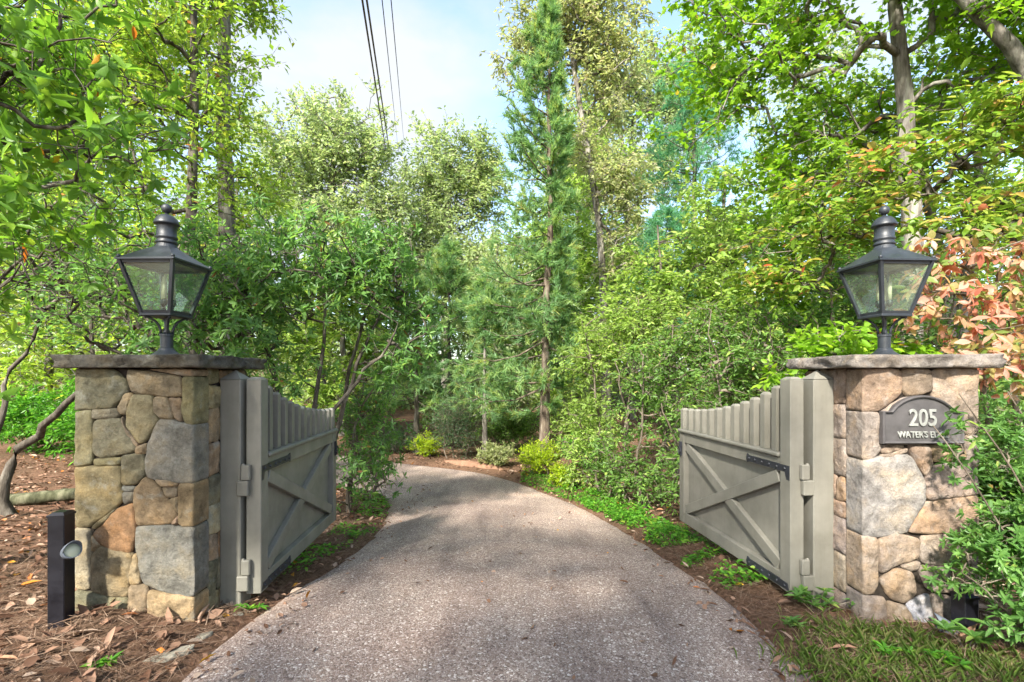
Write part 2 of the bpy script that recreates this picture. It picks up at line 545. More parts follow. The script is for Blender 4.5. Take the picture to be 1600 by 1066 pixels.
def road_dist(x, y):             # signed distance outside the drive (negative inside)
    x = np.asarray(x, float); y = np.asarray(y, float)
    shp = x.shape
    p = np.stack([x.ravel(), y.ravel()], 1)
    out = np.empty(len(p))
    for s in range(0, len(p), 20000):
        q = p[s:s + 20000]
        dl = np.sqrt(((q[:, None] - LEs[None, ::2]) ** 2).sum(2))
        dr = np.sqrt(((q[:, None] - REs[None, ::2]) ** 2).sum(2))
        dc = np.sqrt(((q[:, None] - ROADC[None, ::2]) ** 2).sum(2))
        i = dc.argmin(1)
        hw = np.linalg.norm(LEs[::2][i] - REs[::2][i], axis=1) / 2
        m = np.minimum(dl.min(1), dr.min(1))
        out[s:s + 20000] = np.where(dc.min(1) < hw * .995, -m, m)
    return out.reshape(shp)


def vnoise(x, y, s, seed=0):
    return np.array([noise.noise(Vector((a * s + seed, b * s - seed, seed * .37))) for a, b in zip(np.ravel(x), np.ravel(y))]).reshape(np.shape(x))


def ground_z(x, y, nz=True):
    x = np.asarray(x, float); y = np.asarray(y, float)
    z = prof(y)
    d = road_dist(x, y)
    sh = np.clip(d / 0.5, 0, 1)
    z = z - 0.06 * (d < -0.12) + 0.05 * sh * sh * (3 - 2 * sh)
    left = np.clip((-x - 1.95) / 0.6, 0, 1)
    z = z + 0.06 * left * (y < 9)
    far = np.clip((-x - 4) / 8, 0, 1) * np.clip((y - 4) / 8, 0, 1)
    z = z + 0.35 * far
    rise = np.clip((np.hypot(x, y - 6) - 16) / 40, 0, 1)
    z = z + 3.0 * rise * rise
    if nz:
        z = z + np.clip(d / 0.4, 0, 1) * (0.035 * vnoise(x, y, 1.7, 3) + 0.02 * vnoise(x, y, 5.0, 9))
    return z


def gz(x, y):
    return float(ground_z(np.array([x]), np.array([y]))[0])


# one sheet, fine near the gate and coarse to the horizon
def axis(lo, hi, fine_lo, fine_hi, step):
    a = list(np.arange(fine_lo, fine_hi + 1e-6, step))
    s, p = step, fine_hi
    while p < hi:
        s *= 1.22; p += s; a.append(min(p, hi))
    s, p = step, fine_lo
    while p > lo:
        s *= 1.22; p -= s; a.insert(0, max(p, lo))
    return np.array(a)


gx, gy = axis(-700, 700, -8, 7, 0.14), axis(-120, 900, 1.0, 15, 0.14)
XX, YY = np.meshgrid(gx, gy)
ZZ = ground_z(XX, YY)
nx, ny = len(gx), len(gy)
idx = np.arange(nx * ny).reshape(ny, nx)
a_, b_, c_, d_ = idx[:-1, :-1].ravel(), idx[:-1, 1:].ravel(), idx[1:, 1:].ravel(), idx[1:, :-1].ravel()
gt = np.concatenate([np.stack([a_, b_, c_], 1), np.stack([a_, c_, d_], 1)])
ground = link('ground', np_mesh('ground', np.stack([XX.ravel(), YY.ravel(), ZZ.ravel()], 1), gt, smooth=True), M['soil'])
tag(ground, kind='structure')


def driveway():
    n, k = 300, 26
    rows = []
    for i in range(n):
        for j in range(k + 1):
            t = j / k
            p = LEs[i] * (1 - t) + REs[i] * t
            rows.append(p)
    P = np.array(rows)
    edge = np.tile(np.array([1.0 if j in (0, k) else 0.0 for j in range(k + 1)]), n)
    wob = vnoise(P[:, 0], P[:, 1], 2.3, 5) * 0.07 + vnoise(P[:, 0], P[:, 1], 9.0, 15) * 0.03
    side = np.tile(np.linspace(-1, 1, k + 1), n)
    P[:, 0] += edge * wob
    z = prof(P[:, 1]) + 0.02 - edge * 0.05 + 0.012 * (1 - side ** 2)
    z += vnoise(P[:, 0], P[:, 1], 0.8, 21) * 0.008
    V = np.column_stack([P, z])
    T = []
    for i in range(n - 1):
        for j in range(k):
            a = i * (k + 1) + j
            T += [(a, a + 1, a + k + 2), (a, a + k + 2, a + k + 1)]
    o = link('driveway', np_mesh('driveway', V, np.array(T), smooth=True), M['drive'])
    tag(o, kind='structure')
    return o


drive = driveway()
# bare clay at the outside of the bend
bm = bmesh.new()
c0 = Vector((-1.0, 12.2, 0))
ring0 = [bm.verts.new((c0.x, c0.y, gz(c0.x, c0.y) + .11))]
rings = []
for q, hgt in ((0.5, .09), (0.85, .05), (1.1, -.06)):
    rg = []
    for i in range(20):
        t = 2 * math.pi * i / 20
        rr = q * (1 + .2 * noise.noise(Vector((math.cos(t) * 2, math.sin(t) * 2, q))))
        x, y = c0.x + .8 * rr * math.cos(t) - .3 * rr * math.sin(t), c0.y + .35 * rr * math.sin(t) - .5 * rr * math.cos(t)
        rg.append(bm.verts.new((x, y, gz(x, y) + hgt)))
    rings.append(rg)
for i in range(20): bm.faces.new((ring0[0], rings[0][i], rings[0][(i + 1) % 20]))
for A, B in zip(rings[:-1], rings[1:]):
    for i in range(20): bm.faces.new((A[i], B[i], B[(i + 1) % 20], A[(i + 1) % 20]))
clay = link('clay_bank', bm_mesh('clay_bank', bm, True), M['clay'])
tag(clay, kind='structure')

# ------------------------------------------------------------------ stone pillars
XC = 0.107                       # middle of the gateway
FY = 3.145                       # front face of the pillars
PIL_D = 0.62
PIL_H = 1.705


def chaikin(P, it=2):
    for k in (.1, .22)[:it]:
        Q = []
        for i in range(len(P)):
            a, b = P[i], P[(i + 1) % len(P)]
            Q += [a * (1 - k) + b * k, a * k + b * (1 - k)]
        P = np.array(Q)
    return P


def closed_resample(P, n):
    Q = np.vstack([P, P[:1]])
    d = np.r_[0, np.cumsum(np.linalg.norm(np.diff(Q, axis=0), axis=1))]
    t = np.linspace(0, d[-1], n, endpoint=False)
    return np.stack([np.interp(t, d, Q[:, k]) for k in range(2)], 1), d[-1]


def stone_mesh(poly, depth, bulge, seed, rough=1.0):
    """poly in face metres (u right, v up); returns verts in (u, v, out) about the centroid"""
    P = chaikin(np.array(poly, float), 2)
    _, per = closed_resample(P, 8)
    n = int(min(52, max(14, per / .019)))
    P, _ = closed_resample(P, n)
    c = P.mean(0)
    r_ = np.linalg.norm(P - c, axis=1, keepdims=True)
    P = P + (P - c) / np.maximum(r_, 1e-5) * .0075
    for i in range(n):
        w = noise.noise(Vector((P[i, 0] * 22 + seed, P[i, 1] * 22, seed * 1.3))) * .006 * rough
        P[i] += (P[i] - c) / (np.linalg.norm(P[i] - c) + 1e-6) * w
    def inset(q):
        r = np.linalg.norm(c - P, axis=1, keepdims=True)
        return P + (c - P) * np.minimum(.45, q / np.maximum(r, 1e-4))
    layers = [(inset(.004), -depth), (P, -.006), (P, -.006), (inset(.005), bulge * .35), (inset(.016), bulge * .8), (inset(.04), bulge)]
    tilt = [(noise.noise(Vector((seed, t, 7))) * .09, noise.noise(Vector((seed, 3, t))) * .09, .004 + .006 * t) for t in (0.3, 1.7, 2.9)]
    for s in (.8, .6, .4, .2):
        layers.append((c + (inset(.03) - c) * s, bulge * 1.12))
    V, T = [], []
    for k, (Q, h) in enumerate(layers):
        for q in Q:
            hh = h
            if k >= 2:
                a = noise.fractal(Vector((q[0] * 9 + seed, q[1] * 9, seed)), .8, 2.1, 4) * .011 * rough
                fc = min(tx * (q[0] - c[0]) + ty * (q[1] - c[1]) + t0 for tx, ty, t0 in tilt)
                hh += (a + max(-.014, fc)) * (0.0 if k == 2 else min(1, (k - 2) / 2)) + noise.noise(Vector((q[0] * 60, q[1] * 60, seed))) * .0022 * (k > 2)
            V.append((q[0] - c[0], q[1] - c[1], hh))
    for k in range(len(layers) - 1):
        if k == 1: continue      # the face starts on its own ring: a crisp arris
        for i in range(n):
            a, b = k * n + i, k * n + (i + 1) % n
            T += [(a, b, b + n), (a, b + n, a + n)]
    m = len(V)
    V.append((0, 0, float(np.mean([v[2] for v in V[-n:]]))))
    for i in range(n):
        T.append(((len(layers) - 1) * n + i, (len(layers) - 1) * n + (i + 1) % n, m))
    return np.array(V), np.array(T), c


def rough_slab(name, x0, x1, y0, y1, z0, z1, seed, mat, parent, amp=.034):
    per = np.array([(x0, y0), (x1, y0), (x1, y1), (x0, y1)], float)
    P, L = closed_resample(per, int(2 * ((x1 - x0) + (y1 - y0)) / .028))
    c = np.array([(x0 + x1) / 2, (y0 + y1) / 2])
    n = len(P)
    lv = [0, .06, .25, .5, .72, .93, 1.0]
    V, T = [], []
    for k, t in enumerate(lv):
        for p in P:
            d = (p - c) / np.linalg.norm(p - c)
            z = z0 + (z1 - z0) * t
            a = noise.fractal(Vector((p[0] * 7 + seed, p[1] * 7, z * 22)), .8, 2.1, 4)
            o = amp * a - (.012 if k in (0, 6) else 0)
            zz = z + (.006 * noise.noise(Vector((p[0] * 9 + seed, p[1] * 9, t * 3))))
            V.append((p[0] + d[0] * o, p[1] + d[1] * o, zz))
    for k in range(len(lv) - 1):
        for i in range(n):
            a, b = k * n + i, k * n + (i + 1) % n
            T += [(a, b, b + n), (a, b + n, a + n)]
    for k, up in ((0, 0), (len(lv) - 1, 1)):
        z = z1 if up else z0
        m0 = len(V)
        for s in (.75, .4):
            for p in P:
                q = c + (p - c) * s
                V.append((q[0], q[1], z + .006 * noise.noise(Vector((q[0] * 6, q[1] * 6, seed + up * 5)))))
        V.append((c[0], c[1], z))
        for A, B in ((k * n, m0), (m0, m0 + n)):
            for i in range(n):
                q = [A + i, A + (i + 1) % n, B + (i + 1) % n, B + i]
                if not up: q.reverse()
                T += [(q[0], q[1], q[2]), (q[0], q[2], q[3])]
        for i in range(n):
            tri = (m0 + n + i, m0 + n + (i + 1) % n, len(V) - 1)
            T.append(tri if up else tri[::-1])
    return link(name, np_mesh(name, np.array(V), np.array(T)), mat, parent)


ST_L = [
 [(130, 97), (255, 97), (300, 140), (312, 178), (270, 222), (255, 240), (130, 247)],
 [(310, 100), (400, 118), (492, 130), (499, 202), (400, 194), (330, 187), (312, 150)],
 [(388, 86), (548, 86), (548, 128), (500, 127), (395, 107)],
 [(128, 84), (385, 86), (385, 104), (300, 96), (260, 92), (128, 94)],
 [(502, 132), (548, 132), (548, 296), (510, 292), (495, 245), (502, 195)],
 [(188, 243), (272, 240), (284, 262), (270, 273), (190, 278)],
 [(275, 238), (300, 190), (322, 188), (326, 198), (306, 262), (288, 262)],
 [(330, 192), (397, 196), (400, 262), (417, 280), (378, 345), (350, 364), (305, 300), (308, 258), (322, 208)],
 [(401, 200), (450, 206), (472, 279), (420, 275), (402, 252)],
 [(452, 204), (498, 208), (494, 250), (500, 287), (474, 277)],
 [(124, 252), (187, 250), (189, 300), (189, 432), (124, 442)],
 [(192, 282), (280, 275), (302, 305), (340, 377), (330, 390), (215, 414), (192, 394)],
 [(290, 268), (304, 302), (346, 362), (342, 376), (318, 345), (292, 290)],
 [(420, 280), (480, 284), (548, 300), (548, 498), (480, 497), (375, 480), (371, 420), (383, 360), (402, 308)],
 [(193, 416), (286, 410), (286, 436), (196, 440)],
 [(290, 403), (367, 400), (370, 472), (330, 508), (291, 502)],
 [(338, 378), (374, 362), (370, 398), (340, 400)],
 [(128, 445), (287, 440), (291, 560), (255, 592), (182, 650), (128, 653)],
 [(294, 510), (332, 512), (332, 527), (295, 527)],
 [(295, 530), (331, 529), (331, 563), (297, 570)],
 [(335, 520), (372, 480), (400, 497), (430, 532), (483, 607), (458, 640), (340, 647), (333, 560)],
 [(400, 485), (482, 499), (483, 510), (425, 512)],
 [(428, 514), (481, 512), (482, 546), (450, 550)],
 [(454, 556), (484, 548), (486, 604), (476, 602)],
 [(486, 503), (548, 500), (548, 648), (500, 650), (486, 632)],
 [(460, 644), (485, 612), (487, 640)],
 [(190, 672), (230, 640), (270, 592), (332, 568), (336, 690), (320, 740), (262, 736), (205, 707)],
 [(182, 652), (262, 592), (272, 588), (236, 630), (196, 660)],
 [(128, 656), (181, 660), (183, 867), (128, 867)],
 [(184, 680), (218, 712), (186, 742)],
 [(185, 748), (220, 720), (325, 744), (330, 765), (312, 842), (310, 892), (255, 892), (185, 872)],
 [(334, 742), (347, 765), (354, 848), (320, 852), (316, 820)],
 [(340, 653), (400, 648), (548, 652), (548, 890), (500, 892), (420, 872), (365, 847), (350, 770), (338, 715)],
 [(314, 853), (372, 856), (380, 872), (372, 960), (312, 960)],
 [(382, 872), (430, 884), (548, 900), (548, 990), (380, 990)],
 [(128, 872), (252, 897), (310, 898), (310, 990), (128, 990)],
]
CO_L = ['olg', 'tan', 'tan', 'tan', 'oliv', 'olg', 'tan', 'oliv', 'tan', 'brn', 'oliv', 'olg', 'tan', 'gry', 'oliv', 'olg', 'tan', 'olt', 'gry', 'gry', 'org', 'tan', 'tan', 'org', 'org', 'brn', 'ora', 'oliv', 'pal', 'tan', 'brt', 'tan', 'gry', 'brn', 'org', 'olg']
ST_R = [
 [(262, 84), (411, 86), (416, 168), (345, 224), (262, 224)],
 [(414, 90), (505, 87), (509, 162), (470, 172), (430, 176), (416, 150)],
 [(509, 90), (652, 90), (652, 272), (640, 297), (612, 292), (512, 205)],
 [(348, 226), (430, 180), (508, 178), (510, 326), (355, 326)],
 [(512, 210), (612, 296), (600, 326), (514, 326)],
 [(262, 228), (345, 228), (353, 345), (320, 374), (262, 372)],
 [(355, 330), (428, 332), (402, 350), (355, 356)],
 [(348, 362), (432, 338), (430, 352), (365, 374)],
 [(436, 330), (502, 332), (512, 390), (490, 427), (456, 382)],
 [(505, 330), (560, 330), (614, 345), (612, 374), (514, 382)],
 [(618, 300), (652, 300), (652, 396), (616, 396)],
 [(262, 378), (400, 358), (440, 360), (487, 440), (484, 500), (432, 602), (350, 614), (262, 612)],
 [(490, 436), (516, 394), (612, 382), (652, 400), (652, 482), (488, 502)],
 [(489, 506), (652, 486), (652, 602), (478, 604), (440, 600), (472, 540)],
 [(262, 614), (342, 619), (341, 760), (326, 792), (262, 792)],
 [(344, 624), (400, 606), (472, 622), (468, 682), (400, 702), (347, 732)],
 [(475, 610), (652, 606), (652, 702), (478, 702)],
 [(346, 748), (405, 714), (450, 726), (462, 790), (422, 822), (380, 804)],
 [(412, 706), (472, 690), (468, 716), (440, 722)],
 [(464, 706), (562, 708), (572, 790), (500, 782)],
 [(575, 706), (652, 706), (652, 802), (580, 802)],
 [(262, 798), (366, 806), (366, 900), (262, 900)],
 [(369, 815), (430, 832), (467, 897), (369, 930)],
 [(430, 826), (500, 790), (516, 892), (470, 910)],
 [(505, 792), (576, 804), (576, 930), (520, 930)],
 [(580, 806), (652, 806), (652, 930), (580, 930)],
]
CO_R = ['rtan', 'rtan', 'rpal', 'rgry', 'rpal', 'rgry', 'rtan', 'rpal', 'rtan', 'rora', 'rpal', 'rwht', 'rpal', 'rtan', 'rpal', 'rgry', 'rpal', 'rtan', 'rgry', 'rpal', 'rtan', 'rgry', 'rtan', 'rblu', 'rpal', 'rgry']
SCOL = {
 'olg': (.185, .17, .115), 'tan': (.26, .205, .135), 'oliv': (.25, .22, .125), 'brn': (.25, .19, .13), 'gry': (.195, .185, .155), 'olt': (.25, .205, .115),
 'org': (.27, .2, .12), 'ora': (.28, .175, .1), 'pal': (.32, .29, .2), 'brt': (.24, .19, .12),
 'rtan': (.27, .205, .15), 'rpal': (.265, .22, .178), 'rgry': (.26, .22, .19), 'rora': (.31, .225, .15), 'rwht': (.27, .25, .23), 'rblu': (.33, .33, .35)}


def pillar(name, label, side, sts, cols, smat, capmat, capcol, scale, ox, oy, corner_px, zoff):
    """side -1 left, +1 right; inner edge at XC + side*2.197"""
    inner = XC + side * 2.197
    W = 0.775
    cx = inner + side * W / 2
    root = empty(name, (cx, FY + PIL_D / 2, zoff))
    tag(root, label, 'pillar')
    lx0, lx1 = -W / 2, W / 2
    fy = -PIL_D / 2
    rnd = random.Random(5 + side)
    bm = bmesh.new()
    box_bm(bm, lx0 + .014, lx1 - .014, fy + .014, -fy - .014, -.35, PIL_H - zoff, 0)
    link('mortar_core', bm_mesh('mortar_core', bm), M['mortar'], root)
    def put(V, T, loc, U, Vv, Nn, col):
        W3 = V[:, :1] * np.array(U) + V[:, 1:2] * np.array(Vv) + V[:, 2:3] * np.array(Nn)
        o = link('stone', np_mesh('stone', W3, T, smooth=False), smat, root, loc)
        c = SCOL[col]
        f = rnd.uniform(.85, 1.15)
        o.color = (min(1, c[0] * f * rnd.uniform(.96, 1.04)), min(1, c[1] * f), min(1, c[2] * f * rnd.uniform(.94, 1.06)), 1)
        return o
    # front face, stone by stone
    for k, poly in enumerate(sts):
        q = []
        for (zx, zy) in poly:
            px, py = ox + zx * scale, oy + zy * scale
            u = PX(px, FY) - cx
            v = PZ(py, FY) - zoff
            u = max(lx0, min(lx1, u)); v = min(v, PIL_H - zoff - .004)
            q.append((u, v))
        us = [a[0] for a in q]
        depth = .05
        at_corner = (max(us) > lx1 - .03) or (min(us) < lx0 + .03)
        if at_corner:            # stones at the corners are squarer and run back along the side
            q2 = []
            for i, a in enumerate(q):
                e = a[0] > lx1 - .03 or a[0] < lx0 + .03
                q2.append(a)
                if e:
                    s = 1 if a[0] > 0 else -1
                    pv, nxv = q[i - 1], q[(i + 1) % len(q)]
                    other = nxv if abs(nxv[0] - a[0]) < .03 else pv
                    dv = (other[1] - a[1])
                    if abs(dv) > .05:
                        t = .03 / abs(dv)
                        b = (a[0], a[1] + dv * t)
                        if other is nxv: q2.append(b)
                        else: q2.insert(len(q2) - 1, b)
            q = q2
            depth = .15
        V, T, c = stone_mesh(q, depth, .008, k * 3.7 + side * 50)
        V[:, 0] = np.clip(V[:, 0], lx0 - c[0] - .003, lx1 - c[0] + .003)
        put(V, T, (c[0], fy, c[1]), (1, 0, 0), (0, 0, 1), (0, -1, 0), cols[k])
    # the two side faces: uneven courses behind the corner stones
    pool = ['tan', 'olg', 'oliv', 'org', 'pal', 'ora'] if side < 0 else ['rtan', 'rpal', 'rgry', 'rpal', 'rtan']
    for sx in (-1, 1):
        zc = -.12
        kk = 0
        while zc < PIL_H - zoff - .04:
            h = min(rnd.uniform(.1, .27), PIL_H - zoff - zc)
            if PIL_H - zoff - (zc + h) < .07: h = PIL_H - zoff - zc
            y = fy + .158
            cuts = [y + rnd.uniform(.1, .2), y + rnd.uniform(.27, .33), -fy - .01]
            a = y
            for b in cuts:
                j = lambda: rnd.uniform(-.014, .014)
                g = .005
                poly = [(a + g, zc + g + j()), ((a + b) / 2, zc + g + j()), (b - g + j(), zc + g + j()), (b - g + j(), zc + h - g + j()), ((a + b) / 2, zc + h - g + j()), (a + g + j(), zc + h - g + j())]
                V, T, c = stone_mesh(poly, .03, .008, kk * 2.9 + sx * 17 + side * 31, .8)
                V[:, 2] -= .008
                put(V, T, ((lx1 if sx > 0 else lx0), c[0], c[1]), (0, sx * 1, 0) if sx > 0 else (0, 1, 0), (0, 0, 1), (sx, 0, 0), rnd.choice(pool))
                a = b; kk += 1
            zc += h
    # back face, plain courses
    zc = -.05
    kk = 0
    while zc < PIL_H - zoff - .05:
        h = min(rnd.uniform(.16, .3), PIL_H - zoff - zc)
        a = lx0
        while a < lx1 - .05:
            b = min(lx1, a + rnd.uniform(.18, .36))
            if lx1 - b < .08: b = lx1
            V, T, c = stone_mesh([(-b + .005, zc + .005), (-a - .005, zc + .005), (-a - .005, zc + h - .005), (-b + .005, zc + h - .005)], .03, .006, kk * 4.1 + side, .8)
            put(V, T, (-c[0], -fy, c[1]), (-1, 0, 0), (0, 0, 1), (0, 1, 0), rnd.choice(pool))
            a = b; kk += 1
        zc += h
    ov = .078
    oi_l, oi_r = (ov, .1) if side < 0 else (.1, ov)
    cap = rough_slab('capstone', lx0 - oi_l, lx1 + oi_r, fy - ov, -fy + .1, PIL_H - zoff + .004, PIL_H - zoff + .09, 3 + side, capmat, root)
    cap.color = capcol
    return root, cx


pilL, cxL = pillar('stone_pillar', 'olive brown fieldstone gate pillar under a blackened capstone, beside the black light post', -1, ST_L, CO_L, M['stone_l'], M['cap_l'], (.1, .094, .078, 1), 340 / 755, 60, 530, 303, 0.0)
pilR, cxR = pillar('stone_pillar', 'pale pinkish fieldstone gate pillar carrying the house number plaque', 1, ST_R, CO_R, M['stone_r'], M['cap_r'], (.215, .195, .175, 1), 400 / 796, 1200, 530, 1348, 0.0)
CAPZ = PIL_H + .094

# ------------------------------------------------------------------ gate posts and gates
POST_Y = 3.42


def gate_post(label, side):
    inner = XC + side * 2.197
    x0, x1 = (inner, inner + .15) if side < 0 else (inner - .15, inner)
    root = empty('gate_post', ((x0 + x1) / 2, POST_Y + .075, 0))
    tag(root, label, 'post')
    bm = bmesh.new()
    h = .074
    box_bm(bm, -h, h, -h, h, -.2, 1.632, .006)
    link('shaft', bm_mesh('shaft', bm), M['paint'], root)
    bm = bmesh.new()
    b = [bm.verts.new((sx * (h + .001), sy * (h + .001), 1.634)) for sx, sy in ((-1, -1), (1, -1), (1, 1), (-1, 1))]
    t = bm.verts.new((0, 0, 1.70))
    for i in range(4): bm.faces.new((b[i], b[(i + 1) % 4], t))
    bm.faces.new(b[::-1])
    link('pyramid_cap', bm_mesh('pyramid_cap', bm), M['paint'], root)
    return root


gate_post('grey painted square gate post against the olive pillar', -1)
gate_post('grey painted square gate post against the pale plaque pillar', 1)
LEAF = 1.80


def picket_mesh(u0, u1, w0, w1, z0, z1, slope):
    bm = bmesh.new()
    cu, cw = (u0 + u1) / 2, (w0 + w1) / 2
    ring = []
    for z in (z0, z1):
        ring.append([bm.verts.new((a, b, z)) for a, b in ((u0, w0), (u1, w0), (u1, w1), (u0, w1))])
    for i in range(4): bm.faces.new((ring[0][i], ring[0][(i + 1) % 4], ring[1][(i + 1) % 4], ring[1][i]))
    bm.faces.new(ring[0][::-1])
    es = [e for e in bm.edges if abs(e.verts[0].co.z - e.verts[1].co.z) > .05]
    top = [bm.verts.new((cu + (a - cu) * .55, cw + (b - cw) * .55, z1 + .02)) for a, b in ((u0, w0), (u1, w0), (u1, w1), (u0, w1))]
    for i in range(4): bm.faces.new((ring[1][i], ring[1][(i + 1) % 4], top[(i + 1) % 4], top[i]))
    bm.faces.new(top)
    bmesh.ops.recalc_face_normals(bm, faces=bm.faces)
    return bm_mesh('picket', bm)


def gate(label, side, hx, ang):
    """local frame: u along the leaf from the hinge, w across (w<0 is the face towards the drive)"""
    root = empty('entrance_gate', (hx, POST_Y + .03, 0), ang)
    tag(root, label, 'gate')
    P = M['paint']
    s = 1 if side > 0 else -1     # the drive side: +w for the right leaf (u = +y, w = -x)
    def bx(name, u0, u1, w0, w1, z0, z1, mat=P, parent=root, bev=.004):
        a, b = sorted((w0 * s, w1 * s))
        return box(name, u0, u1, a, b, z0, z1, mat, parent, bev)
    T = .052                       # half thickness
    # stiles
    bx('hinge_stile', 0, .115, -T, T, .085, 1.628)
    bm = bmesh.new()
    q = [bm.verts.new(v) for v in ((.001, -T + .001, 1.63), (.114, -T + .001, 1.63), (.114, T - .001, 1.63), (.001, T - .001, 1.63))]
    t = [bm.verts.new((.0575 + (v.co.x - .0575) * .5, v.co.y * .5, 1.65)) for v in q]
    for i in range(4): bm.faces.new((q[i], q[(i + 1) % 4], t[(i + 1) % 4], t[i]))
    bm.faces.new(t)
    bmesh.ops.recalc_face_normals(bm, faces=bm.faces)
    link('stile_cap', bm_mesh('stile_cap', bm), P, root)
    bx('latch_stile', LEAF - .105, LEAF, -T + .004, T - .004, .085, 1.05)
    # rails and the sloping ledge under the pickets
    bx('top_rail', .117, LEAF - .107, -T + .008, T - .008, .945, 1.05)
    bx('bottom_rail', .117, LEAF - .107, -T + .008, T - .008, .085, .2)
    bx('ledge', .117, LEAF + .012, -T - .018, T + .018, 1.053, 1.086, bev=.01)
    bx('panel', .117, LEAF - .107, -.022, -.006, .202, .943, bev=0)
    # diagonal braces: one runs through, the other is cut at the crossing
    def brace(p, q, w0, w1, wd):
        p, q = Vector(p), Vector(q)
        d = (q - p).normalized(); n = Vector((-d.y, d.x)) * wd / 2
        bm = bmesh.new()
        lo, hi = sorted((w0 * s, w1 * s))
        vs = []
        for w in (lo, hi):
            vs.append([bm.verts.new((a.x, w, a.y)) for a in (p - n, q - n, q + n, p + n)])
        bm.faces.new(vs[0]); bm.faces.new(vs[1][::-1])
        for i in range(4): bm.faces.new((vs[0][i], vs[0][(i + 1) % 4], vs[1][(i + 1) % 4], vs[1][i]))
        bmesh.ops.recalc_face_normals(bm, faces=bm.faces)
        bmesh.ops.bevel(bm, geom=list(bm.edges), offset=.004, segments=1, affect='EDGES')
        return link('brace', bm_mesh('brace', bm), P, root)
    u0, u1, z0, z1 = .15, LEAF - .14, .235, .91
    for f in (1, -1):
        w0, w1 = (-.008 if f > 0 else -.02, .0445 * f)
        brace((u0, z1), (u1, z0), w0, w1, .095)
        brace((u0, z0), (u1, z1), w0 + .001 * f, w1 - .005 * f, .095)
    # pickets, tops falling in a hollow curve
    n = 12
    tops = [1.583, 1.53, 1.483, 1.444, 1.412, 1.384, 1.36, 1.342, 1.328, 1.318, 1.313, 1.311]
    for i in range(n):
        a = .185 + i * (LEAF - .185 - .056) / (n - 1)
        link('picket', picket_mesh(a, a + .056, -.034, .034, 1.088, tops[i] - .02, 0), P, root)
    # black strap plates with bolts, on the drive face
    for (za, zb) in ((.955, 1.005), (.1, .152)):
        bm = bmesh.new()
        wlo, whi = sorted(((T - .0075) * s, (T + .001) * s))
        zm = (za + zb) / 2
        prof_ = [(.012, za), (.50, za), (.53, za - .012), (.545, zm), (.53, zb + .012), (.50, zb), (.03, zb)]
        if za > .5: prof_ = [(.01, za - .055), (.045, za - .055), (.06, za)] + prof_[1:6] + [(.01, zb)]
        A = [bm.verts.new((u, wlo, z)) for u, z in prof_]
        B = [bm.verts.new((u, whi, z)) for u, z in prof_]
        bm.faces.new(A); bm.faces.new(B[::-1])
        for i in range(len(A)): bm.faces.new((A[i], A[(i + 1) % len(A)], B[(i + 1) % len(A)], B[i]))
        bmesh.ops.recalc_face_normals(bm, faces=bm.faces)
        pl = link('strap_plate', bm_mesh('strap_plate', bm), M['iron'], root)
        for u in (.06, .15, .24, .33, .42, .5):
            bm = bmesh.new()
            lathe_bm(bm, [(.011, 0), (.011, .004), (.007, .009), (.001, .011)], 8)
            bmesh.ops.rotate(bm, verts=bm.verts, cent=(0, 0, 0), matrix=Matrix.Rotation(-s * math.pi / 2, 3, 'X'))
            link('bolt', bm_mesh('bolt', bm), M['iron'], pl, (u, (T + .0005) * s, zm))
    # hinges on the end towards the post: two painted knuckles on a pin
    for zc in (.91, .23):
        hg = bx('hinge', -.04, -.002, -T - .02, -T + .04, zc + .002, zc + .11, P, root, .006)
        bx('knuckle', -.042, -.004, -T - .05, -T + .03, zc - .11, zc - .002, P, hg, .006)
        bm = bmesh.new()
        lathe_bm(bm, [(.012, zc - .11), (.012, zc + .112), (.006, zc + .12)], 10, -.022, s * (-T - .01))
        link('pin', bm_mesh('pin', bm, True), P, hg)
    # ring latch on the free end
    bm = bmesh.new()
    ring = [(LEAF - .05 + .032 * math.cos(t), s * (T + .022), .86 + .04 * math.sin(t)) for t in np.linspace(0, 2 * math.pi, 15)]
    tube_bm(bm, ring, .006, 6)
    lt = link('latch_ring', bm_mesh('latch_ring', bm, True), M['iron'], root)
    bx('latch_plate', LEAF - .07, LEAF - .03, T - .003, T + .016, .8, .95, M['iron'], lt, .003)
    return root


# right leaf: u points away from the camera; its local +w is -x (towards the drive)
gate('grey picket-topped cross-braced gate leaf standing open by the plaque pillar', 1, 2.055, math.radians(90 + 5.6))
gate('grey picket-topped cross-braced gate leaf standing open by the olive pillar', -1, -1.862, math.radians(90 + 3.6))

